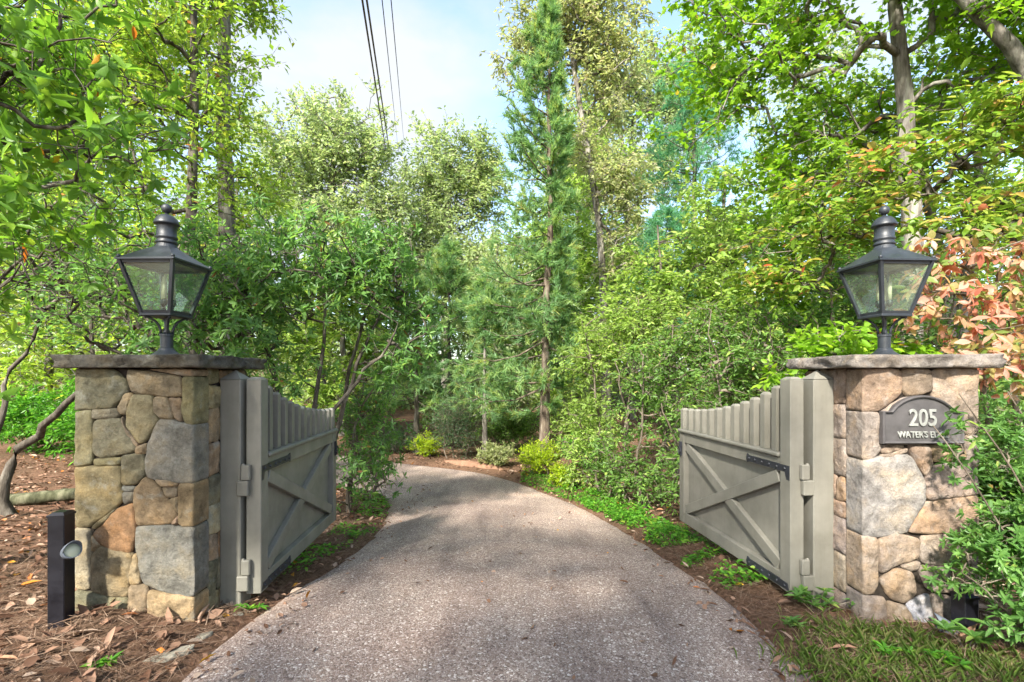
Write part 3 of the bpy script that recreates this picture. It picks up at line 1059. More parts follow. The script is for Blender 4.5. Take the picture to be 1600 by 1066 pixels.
# ------------------------------------------------------------------ lanterns
def lantern(label, cx, cy, z0, rz=0.0):
    root = empty('post_lantern', (cx, cy, z0), rz)
    tag(root, label, 'lantern')
    Mt = M['lantern']
    bm = bmesh.new()
    lathe_bm(bm, [(.095, 0), (.095, .008), (.075, .022), (.054, .04), (.044, .055), (.039, .06), (.039, .14), (.044, .142), (.044, .156), (.034, .16), (.02, .17), (.012, .2), (.012, .285)], 28)
    link('neck', bm_mesh('neck', bm, False), Mt, root)
    for k in range(4):
        t = math.pi / 4 + k * math.pi / 2
        pr = [(.035, .15), (.036, .185), (.045, .215), (.065, .245), (.095, .268), (.118, .276), (.125, .264)]
        bm = bmesh.new()
        tube_bm(bm, [(r * math.cos(t), r * math.sin(t), z) for r, z in pr], [.009, .009, .009, .0085, .008, .0075, .01], 8)
        link('scroll_arm', bm_mesh('scroll_arm', bm, True), Mt, root)
    zb, zt, b, a = .285, .655, .1, .188
    bm = bmesh.new()
    box_bm(bm, -b - .014, b + .014, -b - .014, b + .014, zb - .008, zb + .012, .004)
    link('tray', bm_mesh('tray', bm), Mt, root)
    cs = [(-1, -1), (1, -1), (1, 1), (-1, 1)]
    for sx, sy in cs:            # corner bars
        bm = bmesh.new()
        w = .011
        lo = [bm.verts.new((sx * b + dx, sy * b + dy, zb + .01)) for dx, dy in ((-w, -w), (w, -w), (w, w), (-w, w))]
        hi = [bm.verts.new((sx * a + dx, sy * a + dy, zt)) for dx, dy in ((-w, -w), (w, -w), (w, w), (-w, w))]
        for i in range(4): bm.faces.new((lo[i], lo[(i + 1) % 4], hi[(i + 1) % 4], hi[i]))
        bm.faces.new(lo[::-1]); bm.faces.new(hi)
        link('corner_bar', bm_mesh('corner_bar', bm), Mt, root)
    for i in range(4):           # each side: pane in its frame rails
        p, q = Vector(cs[i]), Vector(cs[(i + 1) % 4])
        def at(t, s, off=0):
            r = b + (a - b) * t
            v = p.lerp(q, s) * r
            nrm = ((p + q) / 2).normalized()
            return Vector((v.x + nrm.x * off, v.y + nrm.y * off, zb + .012 + (zt - zb - .012) * t))
        bm = bmesh.new()
        f0 = [bm.verts.new(at(t, s, -.002)) for t, s in ((.03, .06), (.03, .94), (.97, .96), (.97, .04))]
        f1 = [bm.verts.new(at(t, s, .001)) for t, s in ((.03, .06), (.03, .94), (.97, .96), (.97, .04))]
        bm.faces.new(f0[::-1]); bm.faces.new(f1)
        for j in range(4): bm.faces.new((f0[j], f0[(j + 1) % 4], f1[(j + 1) % 4], f1[j]))
        link('pane', bm_mesh('pane', bm), M['glass'], root)
        for t0, t1 in ((0, .055), (.93, 1.0)):
            bm = bmesh.new()
            f0 = [bm.verts.new(at(t, s, -.007)) for t, s in ((t0, .05), (t0, .95), (t1, .95), (t1, .05))]
            f1 = [bm.verts.new(at(t, s, .006)) for t, s in ((t0, .05), (t0, .95), (t1, .95), (t1, .05))]
            bm.faces.new(f0[::-1]); bm.faces.new(f1)
            for j in range(4): bm.faces.new((f0[j], f0[(j + 1) % 4], f1[(j + 1) % 4], f1[j]))
            bmesh.ops.recalc_face_normals(bm, faces=bm.faces)
            link('pane_rail', bm_mesh('pane_rail', bm), Mt, root)
    # roof: square eave flaring up to a round collar
    bm = bmesh.new()
    n = 32
    rings = []
    for hw, mixr, z in ((.19, 0, .648), (.205, 0, .65), (.205, 0, .662), (.196, .02, .668), (.15, .12, .705), (.11, .35, .742), (.07, .85, .775), (.06, 1, .80), (.057, 1, .81)):
        rg = []
        for i in range(n):
            t = 2 * math.pi * (i + .5 * 0) / n + math.pi / 4
            c, s = math.cos(t), math.sin(t)
            sq = 1 / max(abs(c), abs(s))
            r = hw * (sq * (1 - mixr) + mixr)
            rg.append(bm.verts.new((r * c, r * s, z)))
        rings.append(rg)
    for A, B in zip(rings[:-1], rings[1:]):
        for i in range(n): bm.faces.new((A[i], A[(i + 1) % n], B[(i + 1) % n], B[i]))
    bm.faces.new(rings[0][::-1]); bm.faces.new(rings[-1])
    roof = link('roof', bm_mesh('roof', bm), Mt, root)
    for sx, sy in cs:
        bm = bmesh.new()
        bmesh.ops.create_uvsphere(bm, u_segments=10, v_segments=8, radius=.013)
        link('corner_knob', bm_mesh('corner_knob', bm, True), Mt, roof, (sx * .19, sy * .19, .674))
    bm = bmesh.new()
    lathe_bm(bm, [(0.0576, .80), (0.0664, .806), (0.0680, .816), (0.0608, .824), (0.0592, .836), (0.0672, .842), (0.0680, .852), (0.0616, .858), (0.0616, .93), (0.0664, .936), (0.0768, .94), (0.0792, .948), (0.0752, .958), (0.0656, .982), (0.0480, 1.002), (0.0256, 1.012), (0.0128, 1.018), (0.0088, 1.03)], 32)
    ch = link('chimney', bm_mesh('chimney', bm, False), Mt, roof)
    for p in ch.data.polygons: p.use_smooth = True
    bm = bmesh.new()
    bmesh.ops.create_uvsphere(bm, u_segments=16, v_segments=12, radius=.034)
    link('ball_finial', bm_mesh('ball_finial', bm, True), Mt, roof, (0, 0, 1.058))
    # candle cluster inside
    for k, (dx, dy) in enumerate(((-.035, .01), (.03, .025), (.012, -.035))):
        bm = bmesh.new()
        lathe_bm(bm, [(.013, .4), (.013, .53), (.009, .535), (.006, .56), (.002, .575)], 12, dx, dy)
        cd = link('candle_tube', bm_mesh('candle_tube', bm, True), M['candle'], root)
        bm = bmesh.new()
        tube_bm(bm, [(0, 0, zb + .012), (dx * .6, dy * .6, zb + .03), (dx, dy, zb + .06), (dx, dy, .36)], .006, 6)
        lathe_bm(bm, [(.008, .355), (.018, .37), (.018, .4), (.012, .405)], 10, dx, dy)
        link('candle_cup', bm_mesh('candle_cup', bm, True), Mt, cd)
    return root


lantern('black four-sided lantern on the blackened olive pillar, in leafy shade', cxL, FY + PIL_D / 2 - .02, CAPZ, math.radians(-2))
lantern('dark grey four-sided lantern on the pale pillar, before the red leaves', cxR + .01, FY + PIL_D / 2 + .02, CAPZ, math.radians(3))


# ------------------------------------------------------------------ house number plaque
def plaque():
    y = FY - .022
    x0, x1 = PX(1380, 3.1), PX(1507, 3.1)
    zb, zs, zt = PZ(694, 3.1), PZ(643, 3.1), PZ(618, 3.1)
    cx = (x0 + x1) / 2
    root = empty('house_number_plaque', (cx, y, zb))
    tag(root, 'pewter grey arched house number plaque with raised silver lettering', 'plaque')
    hw, h1, h2 = (x1 - x0) / 2, zs - zb, zt - zb
    def outline(ins):
        w = hw - ins
        p = [(-w, ins), (w, ins), (w, h1 - ins * .6)]
        aw = hw * .8 - ins * .8
        p.append((aw, h1 - ins * .6))
        for t in np.linspace(0, 1, 13)[1:-1]:
            xx = aw * (1 - 2 * t)
            p.append((xx, h1 - ins * .6 + (h2 - h1 - ins * .4) * (1 - (2 * t - 1) ** 2) ** .8))
        p += [(-aw, h1 - ins * .6), (-w, h1 - ins * .6)]
        return p
    def prism(name, pts, y0, y1, holes=None):
        bm = bmesh.new()
        A = [bm.verts.new((a, y0, b)) for a, b in pts]
        B = [bm.verts.new((a, y1, b)) for a, b in pts]
        bm.faces.new(A); bm.faces.new(B[::-1])
        for i in range(len(A)): bm.faces.new((A[i], A[(i + 1) % len(A)], B[(i + 1) % len(A)], B[i]))
        bmesh.ops.recalc_face_normals(bm, faces=bm.faces)
        return link(name, bm_mesh(name, bm), M['plaque'], root)
    prism('back_plate', outline(.014), -.012, .01)
    # raised border
    bm = bmesh.new()
    O, I = outline(0), outline(.02)
    lay = []
    for pts, yy in ((O, .012), (O, -.02), (outline(.007), -.03), (outline(.014), -.026), (I, -.0125)):
        lay.append([bm.verts.new((a, yy, b)) for a, b in pts])
    for A, B in zip(lay[:-1], lay[1:]):
        for i in range(len(A)): bm.faces.new((A[i], A[(i + 1) % len(A)], B[(i + 1) % len(A)], B[i]))
    bmesh.ops.recalc_face_normals(bm, faces=bm.faces)
    link('raised_border', bm_mesh('raised_border', bm), M['plaque'], root)
    dg = bpy.context.evaluated_depsgraph_get
    def text(name, s, size, x, z, sx, bold):
        cu = bpy.data.curves.new(name, 'FONT')
        cu.body = s; cu.size = size; cu.extrude = .004; cu.align_x = 'CENTER'; cu.offset = bold
        cu.resolution_u = 4; cu.bevel_depth = .0008
        t = bpy.data.objects.new(name, cu); COL.objects.link(t)
        bpy.context.view_layer.update()
        me = bpy.data.meshes.new_from_object(t.evaluated_get(dg()))
        bpy.data.objects.remove(t)
        o = link(name, me, M['letter'], root, (x, -.017, z), (math.pi / 2, 0, 0))
        o.scale = (sx, 1, 1)
        if not me.materials: me.materials.append(M['letter'])
        return o
    text('house_number', '205', .155, 0, .118, .8, .0012)
    text('street_lettering', "WATER'S EDGE", .056, 0, .042, .86, .0003)
    return root


plaque()


# ------------------------------------------------------------------ path lights
def light_post(label, x, y, h, rz):
    z = gz(x, y)
    root = empty('path_light', (x, y, z - .02), rz)
    tag(root, label, 'light post')
    w = .046
    bm = bmesh.new()
    box_bm(bm, -w, w, -w, w, -.1, h, .004)
    link('square_post', bm_mesh('square_post', bm), M['black'], root)
    bm = bmesh.new()
    b = [bm.verts.new((sx * (w + .003), sy * (w + .003), zz)) for zz in (h - .008, h + .004) for sx, sy in ((-1, -1), (1, -1), (1, 1), (-1, 1))]
    t = [bm.verts.new((sx * w * .72, sy * w * .72, h + .02)) for sx, sy in ((-1, -1), (1, -1), (1, 1), (-1, 1))]
    for i in range(4):
        j = (i + 1) % 4
        bm.faces.new((b[i], b[j], b[4 + j], b[4 + i])); bm.faces.new((b[4 + i], b[4 + j], t[j], t[i]))
    bm.faces.new(t); bm.faces.new(b[:4][::-1])
    link('post_cap', bm_mesh('post_cap', bm), M['black'], root)
    # tilted round spot with a hood, on the inner face
    bm = bmesh.new()
    lathe_bm(bm, [(.012, 0), (.03, .006), (.042, .03), (.046, .06), (.047, .09), (.043, .09), (.043, .072)], 20)
    R = Matrix.Rotation(math.radians(62), 3, 'Y') @ Matrix.Rotation(0, 3, 'X')
    head = link('lamp_head', bm_mesh('lamp_head', bm, True), M['lampgrey'], root, (w - .008, -.01, h - .24), (math.radians(16), math.radians(66), math.radians(-20)))
    bm = bmesh.new()
    lathe_bm(bm, [(.042, .074), (.042, .078), (.001, .084)], 20)
    link('lens', bm_mesh('lens', bm, True), M['lens'], head)
    bm = bmesh.new()             # hood over the upper half of the rim
    A, B, C = [], [], []
    for i in range(13):
        t = math.pi * (i / 12) + math.pi / 2
        ex = .05 * math.sin(math.pi * i / 12)
        for lst, r, zz in ((A, .0475, .07), (B, .0485, .088 + ex), (C, .0455, .088 + ex)):
            lst.append(bm.verts.new((r * math.cos(t), r * math.sin(t), zz)))
    D = [bm.verts.new((v.co.x * .957, v.co.y * .957, .07)) for v in A]
    for S, T_ in ((A, B), (B, C), (C, D)):
        for i in range(12): bm.faces.new((S[i], S[i + 1], T_[i + 1], T_[i]))
    bmesh.ops.recalc_face_normals(bm, faces=bm.faces)
    link('hood', bm_mesh('hood', bm, True), M['lampgrey'], head)
    return root


light_post('slim black square light post with a round hooded spot, standing in pine straw', PX(96, 2.96), 2.96, .70, math.radians(8))
light_post('short black light post half hidden under the azalea at the pale pillar', PX(1507, 2.98), 2.98, .26, math.radians(185))


# ------------------------------------------------------------------ overhead cables
def cable(name, label, p0, p1, sag, r, mat):
    p0, p1 = Vector(p0), Vector(p1)
    bm = bmesh.new()
    pts = []
    for t in np.linspace(0, 1, 40):
        p = p0.lerp(p1, t); p.z -= sag * 4 * t * (1 - t)
        pts.append(p)
    tube_bm(bm, pts, r, 6)
    o = link(name, bm_mesh(name, bm, True), mat)
    tag(o, label, 'cable', 'cables strung over the drive')
    return o


def cable_px(label, a, b, r, mat, Za=9.0, Zb=46.0):
    A = Vector((PX(a[0], Za), Za, PZ(a[1], Za))); B = Vector((PX(b[0], Zb), Zb, PZ(b[1], Zb)))
    d = (B - A)
    cable('overhead_cable', label, A - d * .45, B + d * .8, 0.0, r, mat)


cable_px('leftmost of the thick dark overhead cables crossing the sky', (566, 0), (613, 300), .021, M['wire_a'])
cable_px('thick dark overhead cable just right of its twin', (573, 0), (618, 300), .021, M['wire_a'])
cable_px('thin overhead cable in the middle, between the thick pair and the last wire', (597, 0), (622, 232), .010, M['wire_b'])
cable_px('rightmost thin overhead wire against the blue sky', (611, 0), (632, 232), .010, M['wire_b'])

# ------------------------------------------------------------------ leaf and branch builders
def norm(a):
    return a / np.maximum(np.linalg.norm(a, axis=-1, keepdims=True), 1e-9)


TM = {
 'd4': (np.array([(0, 0, 0), (.5, .42, .1), (0, 1, -.06), (-.5, .42, .1)]), np.array([(0, 1, 2), (0, 2, 3)])),
 'l6': (np.array([(0, 0, 0), (.42, .28, .07), (.4, .64, .05), (0, 1, -.1), (-.4, .64, .05), (-.42, .28, .07)]),
        np.array([(0, 1, 2), (0, 2, 3), (0, 3, 4), (0, 4, 5)])),
 'l9': (np.array([(0, 0, 0), (0, .3, -.01), (0, .66, -.05), (0, 1, -.17), (.36, .24, .05), (.5, .58, .02), (.22, .86, -.08), (-.36, .24, .05), (-.5, .58, .02), (-.22, .86, -.08)]),
        np.array([(0, 4, 1), (1, 4, 5), (1, 5, 2), (2, 5, 6), (2, 6, 3), (0, 1, 7), (1, 8, 7), (1, 2, 8), (2, 9, 8), (2, 3, 9)])),
 'maple': (np.array([(0, 0, 0), (.32, .12, .03), (.5, .5, .04), (.22, .55, 0), (.0, 1, -.1), (-.22, .55, 0), (-.5, .5, .04), (-.32, .12, .03)]),
           np.array([(0, 1, 3), (1, 2, 3), (0, 3, 5), (3, 4, 5), (0, 5, 7), (5, 6, 7)])),
 'needle': (np.array([(-.5, 0, 0), (.5, 0, 0), (0, 1, -.08)]), np.array([(0, 1, 2)])),
}


def leaves(P, D, Nn, Lg, Wd, tm, rnd):
    T, F = TM[tm]
    d = norm(D)
    n = norm(Nn - (Nn * d).sum(1, keepdims=True) * d)
    s = np.cross(d, n)
    Lg = Lg[:, None, None]; Wd = Wd[:, None, None]
    V = P[:, None] + s[:, None] * T[None, :, :1] * Wd + d[:, None] * T[None, :, 1:2] * Lg + n[:, None] * T[None, :, 2:3] * Lg
    k = len(T)
    Fc = (F[None] + (np.arange(len(P)) * k)[:, None, None]).reshape(-1, 3)
    return V.reshape(-1, 3), Fc, np.repeat(rnd, k)


def tubes(Cn, R, k):
    """many chains of the same length: Cn (n, r, 3), R (n, r)"""
    n, r, _ = Cn.shape
    t = np.empty_like(Cn)
    t[:, 1:-1] = Cn[:, 2:] - Cn[:, :-2]; t[:, 0] = Cn[:, 1] - Cn[:, 0]; t[:, -1] = Cn[:, -1] - Cn[:, -2]
    t = norm(t)
    up = np.where(np.abs(t[..., 2:3]) > .9, np.array([1., 0, 0]), np.array([0, 0, 1.]))
    a = norm(np.cross(t, up)); b = np.cross(t, a)
    th = np.arange(k) * 2 * np.pi / k
    V = Cn[:, :, None] + (a[:, :, None] * np.cos(th)[:, None] + b[:, :, None] * np.sin(th)[:, None]) * R[:, :, None, None]
    base = (np.arange(n) * r * k)[:, None, None] + (np.arange(r - 1) * k)[None, :, None] + np.arange(k)[None, None]
    nx_ = (np.arange(n) * r * k)[:, None, None] + (np.arange(r - 1) * k)[None, :, None] + ((np.arange(k) + 1) % k)[None, None]
    q0, q1, q2, q3 = base.ravel(), nx_.ravel(), nx_.ravel() + k, base.ravel() + k
    F = np.concatenate([np.stack([q0, q2, q1], 1), np.stack([q0, q3, q2], 1)])
    return V.reshape(-1, 3), F


def join(parts):
    V, F, o = [], [], 0
    for v, f in parts:
        V.append(v); F.append(f + o); o += len(v)
    return np.concatenate(V), np.concatenate(F)


def in_lobes(rng, lobes, n, shell=.55):
    w = np.array([l[6] if len(l) > 6 else l[3] * l[4] * l[5] for l in lobes], float); w /= w.sum()
    k = rng.choice(len(lobes), n, p=w)
    d = norm(rng.normal(size=(n, 3)))
    r = rng.random(n) ** shell * .98
    c = np.array([l[:3] for l in lobes])[k]; s = np.array([l[3:6] for l in lobes])[k]
    wob = 1 + .22 * np.sin(d[:, :1] * 7 + k[:, None]) * np.cos(d[:, 2:] * 6 + k[:, None] * 2)
    return c + d * s * r[:, None] * wob


def grow(att, trunk, allow, rng, upw=.7, pathw=.12, wig=.08):
    tn = len(trunk)
    pos = np.zeros((tn + 3 * len(att), 3)); pos[:tn] = trunk
    par = np.full(len(pos), -1); par[1:tn] = np.arange(tn - 1)
    path = np.zeros(len(pos)); ok = np.zeros(len(pos), bool); ok[:tn] = allow
    d0 = np.linalg.norm(att[:, None] - trunk[None, allow], axis=2).min(1)
    n = tn
    chains = []
    for i in np.argsort(d0):
        a = att[i]
        v = a - pos[:n]
        d = np.linalg.norm(v, axis=1)
        cost = d + upw * np.maximum(0, -v[:, 2] + .15 * d) + pathw * path[:n] + (~ok[:n]) * 1e6
        j = int(cost.argmin())
        L = d[j]; p = pos[j]; v = a - p
        u = np.array([0, 0, 1.0])
        m1 = p + v * .36 + u * L * .06 + rng.normal(size=3) * wig * L
        m2 = p + v * .7 + u * L * .07 + rng.normal(size=3) * wig * L
        pos[n], pos[n + 1], pos[n + 2] = m1, m2, a
        par[n], par[n + 1], par[n + 2] = j, n, n + 1
        path[n], path[n + 1], path[n + 2] = path[j] + L * .33, path[j] + L * .66, path[j] + L
        ok[n:n + 3] = True
        chains.append((j, n, n + 1, n + 2))
        n += 3
    cnt = np.zeros(n)
    for c in chains: cnt[c[3]] += 1
    for i in range(n - 1, 0, -1):
        if par[i] >= 0: cnt[par[i]] += cnt[i]
    return pos[:n], cnt, np.array(chains)


def trunk_path(pts, n, rng, wob):
    P = resample(np.array(pts, float), n) if len(pts) > 2 else np.array(pts[0]) + (np.array(pts[1]) - np.array(pts[0])) * np.linspace(0, 1, n)[:, None]
    j = np.cumsum(rng.normal(size=(n, 3)) * wob, axis=0)
    j -= np.linspace(0, 1, n)[:, None] * j[-1] * .6
    j[:, 2] = 0; j[0] = 0
    return P + j


def sizes(base, spread, rng, n):
    return base * np.exp(np.clip(rng.normal(size=n), -2.5, 1.8) * spread * 1.35)


def plant(name, label, cat, stems, lobes, n_att=120, twigs=4, per=7, tl=.35, ll=.1, lw=.05, tm='l6', leafm='shrub', barkm='bark_dark',
          rtip=.006, rtrunk=.12, seed=1, whorl=False, flat=1.0, group=None, upn=1.0, droop=.15, join_from=.25, crown='crown', trunk='trunk',
          twig_geo=True, clump=1.0, wig=.08, sides=7, jit=.6, bias=0.0, wob=.03, lobe_shell=.55):
    rng = np.random.default_rng(seed)
    base = np.array(stems[0][0], float)
    base[2] = gz(base[0], base[1]) - .03
    root = empty(name, base)
    tag(root, label, cat, group)
    att = in_lobes(rng, lobes, n_att, lobe_shell)
    owner = np.zeros(len(att), int)
    tps = []
    for st in stems:
        st = [np.array(p, float) for p in st]
        st[0][2] = gz(st[0][0], st[0][1]) - .05
        tps.append(trunk_path(st, 14, rng, wob))
    if len(tps) > 1:
        dd = np.stack([np.linalg.norm(att[:, None] - t[None, 4:], axis=2).min(1) for t in tps], 1)
        owner = dd.argmin(1)
    bparts, tips, tipdir, midp = [], [], [], []
    rt = rtrunk if isinstance(rtrunk, (list, tuple)) else [rtrunk] * len(tps)
    for s, tp in enumerate(tps):
        A = att[owner == s]
        R0 = rt[s] * np.linspace(1, .28, len(tp)) ** .9
        R0[0] *= 1.35; R0[1] *= 1.08
        bparts.append(tubes(tp[None], R0[None], 10))
        if len(A) == 0: continue
        allow = np.arange(len(tp)) >= join_from * len(tp)
        pos, cnt, ch = grow(A, tp, allow, rng, wig=wig)
        rad = rtip * np.maximum(cnt, 1) ** .48
        cp = pos[ch]
        cr = rad[ch]
        tn = len(tp)
        start_on_trunk = ch[:, 0] < tn
        cr[:, 0] = np.where(start_on_trunk, np.minimum(R0[np.minimum(ch[:, 0], tn - 1)] * .75, cr[:, 1] * 1.15), np.minimum(cr[:, 0], cr[:, 1] * 1.1))
        cr[:, 3] = np.minimum(cr[:, 3], cr[:, 2])
        bparts.append(tubes(cp, cr, 5))
        tips.append(cp[:, 3]); tipdir.append(norm(cp[:, 3] - cp[:, 1])); midp.append(cp[:, 2])
    tips, tipdir, midp = np.concatenate(tips), np.concatenate(tipdir), np.concatenate(midp)
    nt = len(tips)
    # twigs
    rep = np.repeat(np.arange(nt), twigs)
    td = tipdir[rep] * .55 + rng.normal(size=(len(rep), 3)) * jit
    td[:, 2] = td[:, 2] * flat + .12 + bias
    td = norm(td)
    t0 = midp[rep] + (tips[rep] - midp[rep]) * rng.random((len(rep), 1)) ** .5
    tlen = tl * rng.uniform(.45, 1.15, len(rep))
    tend = t0 + td * tlen[:, None]
    if twig_geo:
        mid = (t0 + tend) / 2 + rng.normal(size=t0.shape) * tl * .05
        bparts.append(tubes(np.stack([t0, mid, tend], 1), np.tile(np.array([rtip * .7, rtip * .5, rtip * .3]), (len(rep), 1)), 3))
    # leaves
    lr = np.repeat(np.arange(len(rep)), per)
    kk = np.tile(np.arange(per), len(rep))
    ax = td[lr]
    ref = np.where(np.abs(ax[:, 2:3]) > .9, np.array([1., 0, 0]), np.array([0, 0, 1.]))
    sa = norm(np.cross(ax, ref)); sb = np.cross(sa, ax)
    if whorl:
        ang = kk * 2 * np.pi / per + rng.random(len(lr)) * .5 + np.repeat(rng.random(len(rep)) * 6.28, per)
        tilt = rng.uniform(.75, 1.55, len(lr))
        rad_d = sa * np.cos(ang)[:, None] + sb * np.sin(ang)[:, None]
        D = ax * np.cos(tilt)[:, None] + rad_d * np.sin(tilt)[:, None]
        D[:, 2] -= droop
        P = tend[lr] - ax * (rng.random(len(lr)) * .12 * tlen[lr])[:, None]
        Nn = ax + np.array([0, 0, .5]) + rng.normal(size=D.shape) * .2
    else:
        u = (kk + rng.random(len(lr))) / per
        P = t0[lr] + (tend[lr] - t0[lr]) * (u ** .8)[:, None] + rng.normal(size=(len(lr), 3)) * tl * .06 * clump
        sg = np.where(kk % 2 == 0, 1, -1)[:, None]
        D = ax * .6 + sa * sg * rng.uniform(.5, 1.1, (len(lr), 1)) + rng.normal(size=(len(lr), 3)) * .35
        D[:, 2] -= droop
        Nn = np.array([0, 0, upn]) + rng.normal(size=D.shape) * .55
    Lg, Wd = sizes(ll, .22, rng, len(lr)), sizes(lw, .2, rng, len(lr))
    # colour varies by twig and by leaf
    rn = np.clip(np.repeat(rng.random(len(rep)), per) * .45 + rng.random(len(lr)) * .55 + rng.normal(size=len(lr)) * .06, 0, 1)
    V, F, rv = leaves(P, D, Nn, Lg, Wd, tm, rn)
    bv, bf = join(bparts)
    link(trunk, np_mesh(trunk, bv - base, bf, smooth=True), M[barkm], root)
    link(crown, np_mesh(crown, V - base, F, rv), M[leafm], root)
    return root


def conifer(name, label, x, y, h, rbase, r0, leafm, barkm, seed, zlow=.15, n_br=70, droop=.0, needle=(.13, .016), dens=60, lean=(0, 0), tuft=False, group=None, side=None, bare=0.0, shape=1.0):
    rng = np.random.default_rng(seed)
    b = np.array([x, y, gz(x, y) - .04])
    root = empty(name, b)
    tag(root, label, 'tree', group)
    tp = trunk_path([b, b + np.array([lean[0] * .5, lean[1] * .5, h * .5]), b + np.array([lean[0], lean[1], h])], 18, rng, .012 * h / 6)
    R0 = r0 * np.linspace(1, .1, 18); R0[0] *= 1.5; R0[1] *= 1.12
    parts = [tubes(tp[None], R0[None], 10)]
    t = np.sort(zlow + (1 - zlow) * rng.random(n_br) ** .9)
    base = np.stack([np.interp(t * 17, np.arange(18), tp[:, k]) for k in range(3)], 1)
    ang = np.arange(n_br) * 2.4 + rng.random(n_br) * .8
    prof_ = np.minimum(1, (1 - t) ** shape * 1.25 + .06) * np.clip((t - zlow) / .12 + .45, 0, 1)
    Lb = rbase * prof_ * rng.uniform(.6, 1.2, n_br)
    if side is not None:
        Lb *= 1 + .45 * np.cos(ang - side)
    rise = np.where(t > .6, .35, -.1) + rng.normal(size=n_br) * .15 - droop
    d = np.stack([np.cos(ang), np.sin(ang), rise], 1)
    c1 = base + d * (Lb * .4)[:, None] - np.array([0, 0, 1.]) * (Lb * .06)[:, None]
    c2 = base + d * (Lb * .75)[:, None]
    c3 = base + d * Lb[:, None] + np.array([0, 0, 1.]) * (Lb * .16)[:, None]
    rb = (.006 + .012 * Lb)[:, None] * np.array([1, .75, .5, .22])[None]
    parts.append(tubes(np.stack([base, c1, c2, c3], 1), rb, 5))
    # branchlets
    per = 9
    u = np.repeat(rng.uniform(.25 + bare, 1.0, (n_br, per)).ravel(), 1)
    bi = np.repeat(np.arange(n_br), per)
    a0 = np.where((u < .75)[:, None], c1[bi] + (c2[bi] - c1[bi]) * ((u - .4) / .35)[:, None], c2[bi] + (c3[bi] - c2[bi]) * ((u - .75) / .25)[:, None])
    bd = norm(d[bi] * .7 + rng.normal(size=(len(bi), 3)) * .55 + np.array([0, 0, .15 - droop]))
    bl = (.18 + .3 * Lb[bi]) * rng.uniform(.5, 1.1, len(bi)) * .8
    a1 = a0 + bd * bl[:, None]
    parts.append(tubes(np.stack([a0, (a0 + a1) / 2, a1], 1), np.tile(np.array([.005, .004, .002]), (len(bi), 1)), 3))
    lr = np.repeat(np.arange(len(bi)), dens)
    if tuft:
        k = rng.random(len(lr)); k = np.where(k < .4, .55, 1.0) + rng.normal(size=len(lr)) * .03
        P = a0[lr] + (a1 - a0)[lr] * k[:, None]
        D = bd[lr] * .5 + norm(rng.normal(size=(len(lr), 3)))
    else:
        P = a0[lr] + (a1 - a0)[lr] * rng.random((len(lr), 1)) + rng.normal(size=(len(lr), 3)) * .018
        D = bd[lr] * 1.0 + rng.normal(size=(len(lr), 3)) * .5 + np.array([0, 0, .15])
    Nn = rng.normal(size=D.shape) + np.array([0, 0, .6])
    rn = np.clip(np.repeat(rng.random(len(bi)), dens) * .7 + rng.random(len(lr)) * .3, 0, 1)
    V, F, rv = leaves(P, D, Nn, sizes(needle[0], .25, rng, len(lr)), sizes(needle[1], .2, rng, len(lr)), 'needle', rn)
    bv, bf = join(parts)
    link('trunk', np_mesh('trunk', bv - b, bf, smooth=True), M[barkm], root)
    link('crown', np_mesh('crown', V - b, F, rv), M[leafm], root)
    return root

# ------------------------------------------------------------------ trees and shrubs
# left, near: big-leaved tree whose trunk stands just out of the picture and whose boughs reach in and overhead
plant('magnolia_tree', 'big-leaved bright green tree reaching in from the top left corner', 'tree',
      [[(-5.0, 2.9, 0), (-4.9, 2.9, 1.6), (-4.6, 2.7, 3.2), (-4.2, 2.2, 5.4)]],
      [(-3.75, 3.5, 3.9, 1.15, .8, .8), (-2.95, 3.75, 3.75, .55, .5, .42), (-3.9, 3.6, 2.9, 1.05, .6, .7), (-3.55, 3.35, 2.15, .75, .4, .55), (-4.4, 4.2, 4.4, 1.4, 1.0, 1.2),
       (-3.6, -.6, 4.9, 1.8, 1.5, .9), (-1.4, -1.6, 5.5, 2.0, 1.3, .7)],
      n_att=440, twigs=3, per=7, tl=.32, ll=.115, lw=.046, tm='l9', leafm='magnolia', barkm='bark_dark', rtip=.006, rtrunk=.13, seed=11, whorl=True, droop=.12, join_from=.2)
# the tree behind the viewpoint whose crown shades the front of the drive
plant('roadside_oak', 'spreading oak standing behind the viewpoint, its crown shading the near drive', 'tree',
      [[(-5.2, -5.2, 0), (-5.1, -5.2, 2.2), (-4.4, -5.0, 4.0), (-3.0, -4.8, 6.4)]],
      [(-4.2, -4.6, 5.0, 2.0, 1.8, 1.0), (-1.8, -4.4, 5.4, 2.0, 1.6, .9), (-3.2, -6.2, 6.4, 2.4, 1.6, 1.2), (-.4, -5.4, 6.0, 1.8, 1.5, .8), (-2.6, -3.0, 5.2, 1.6, 1.2, .7)],
      n_att=280, twigs=5, per=8, tl=.5, ll=.15, lw=.085, tm='d4', leafm='bright', barkm='bark_grey', rtip=.009, rtrunk=.22, seed=10, join_from=.35)
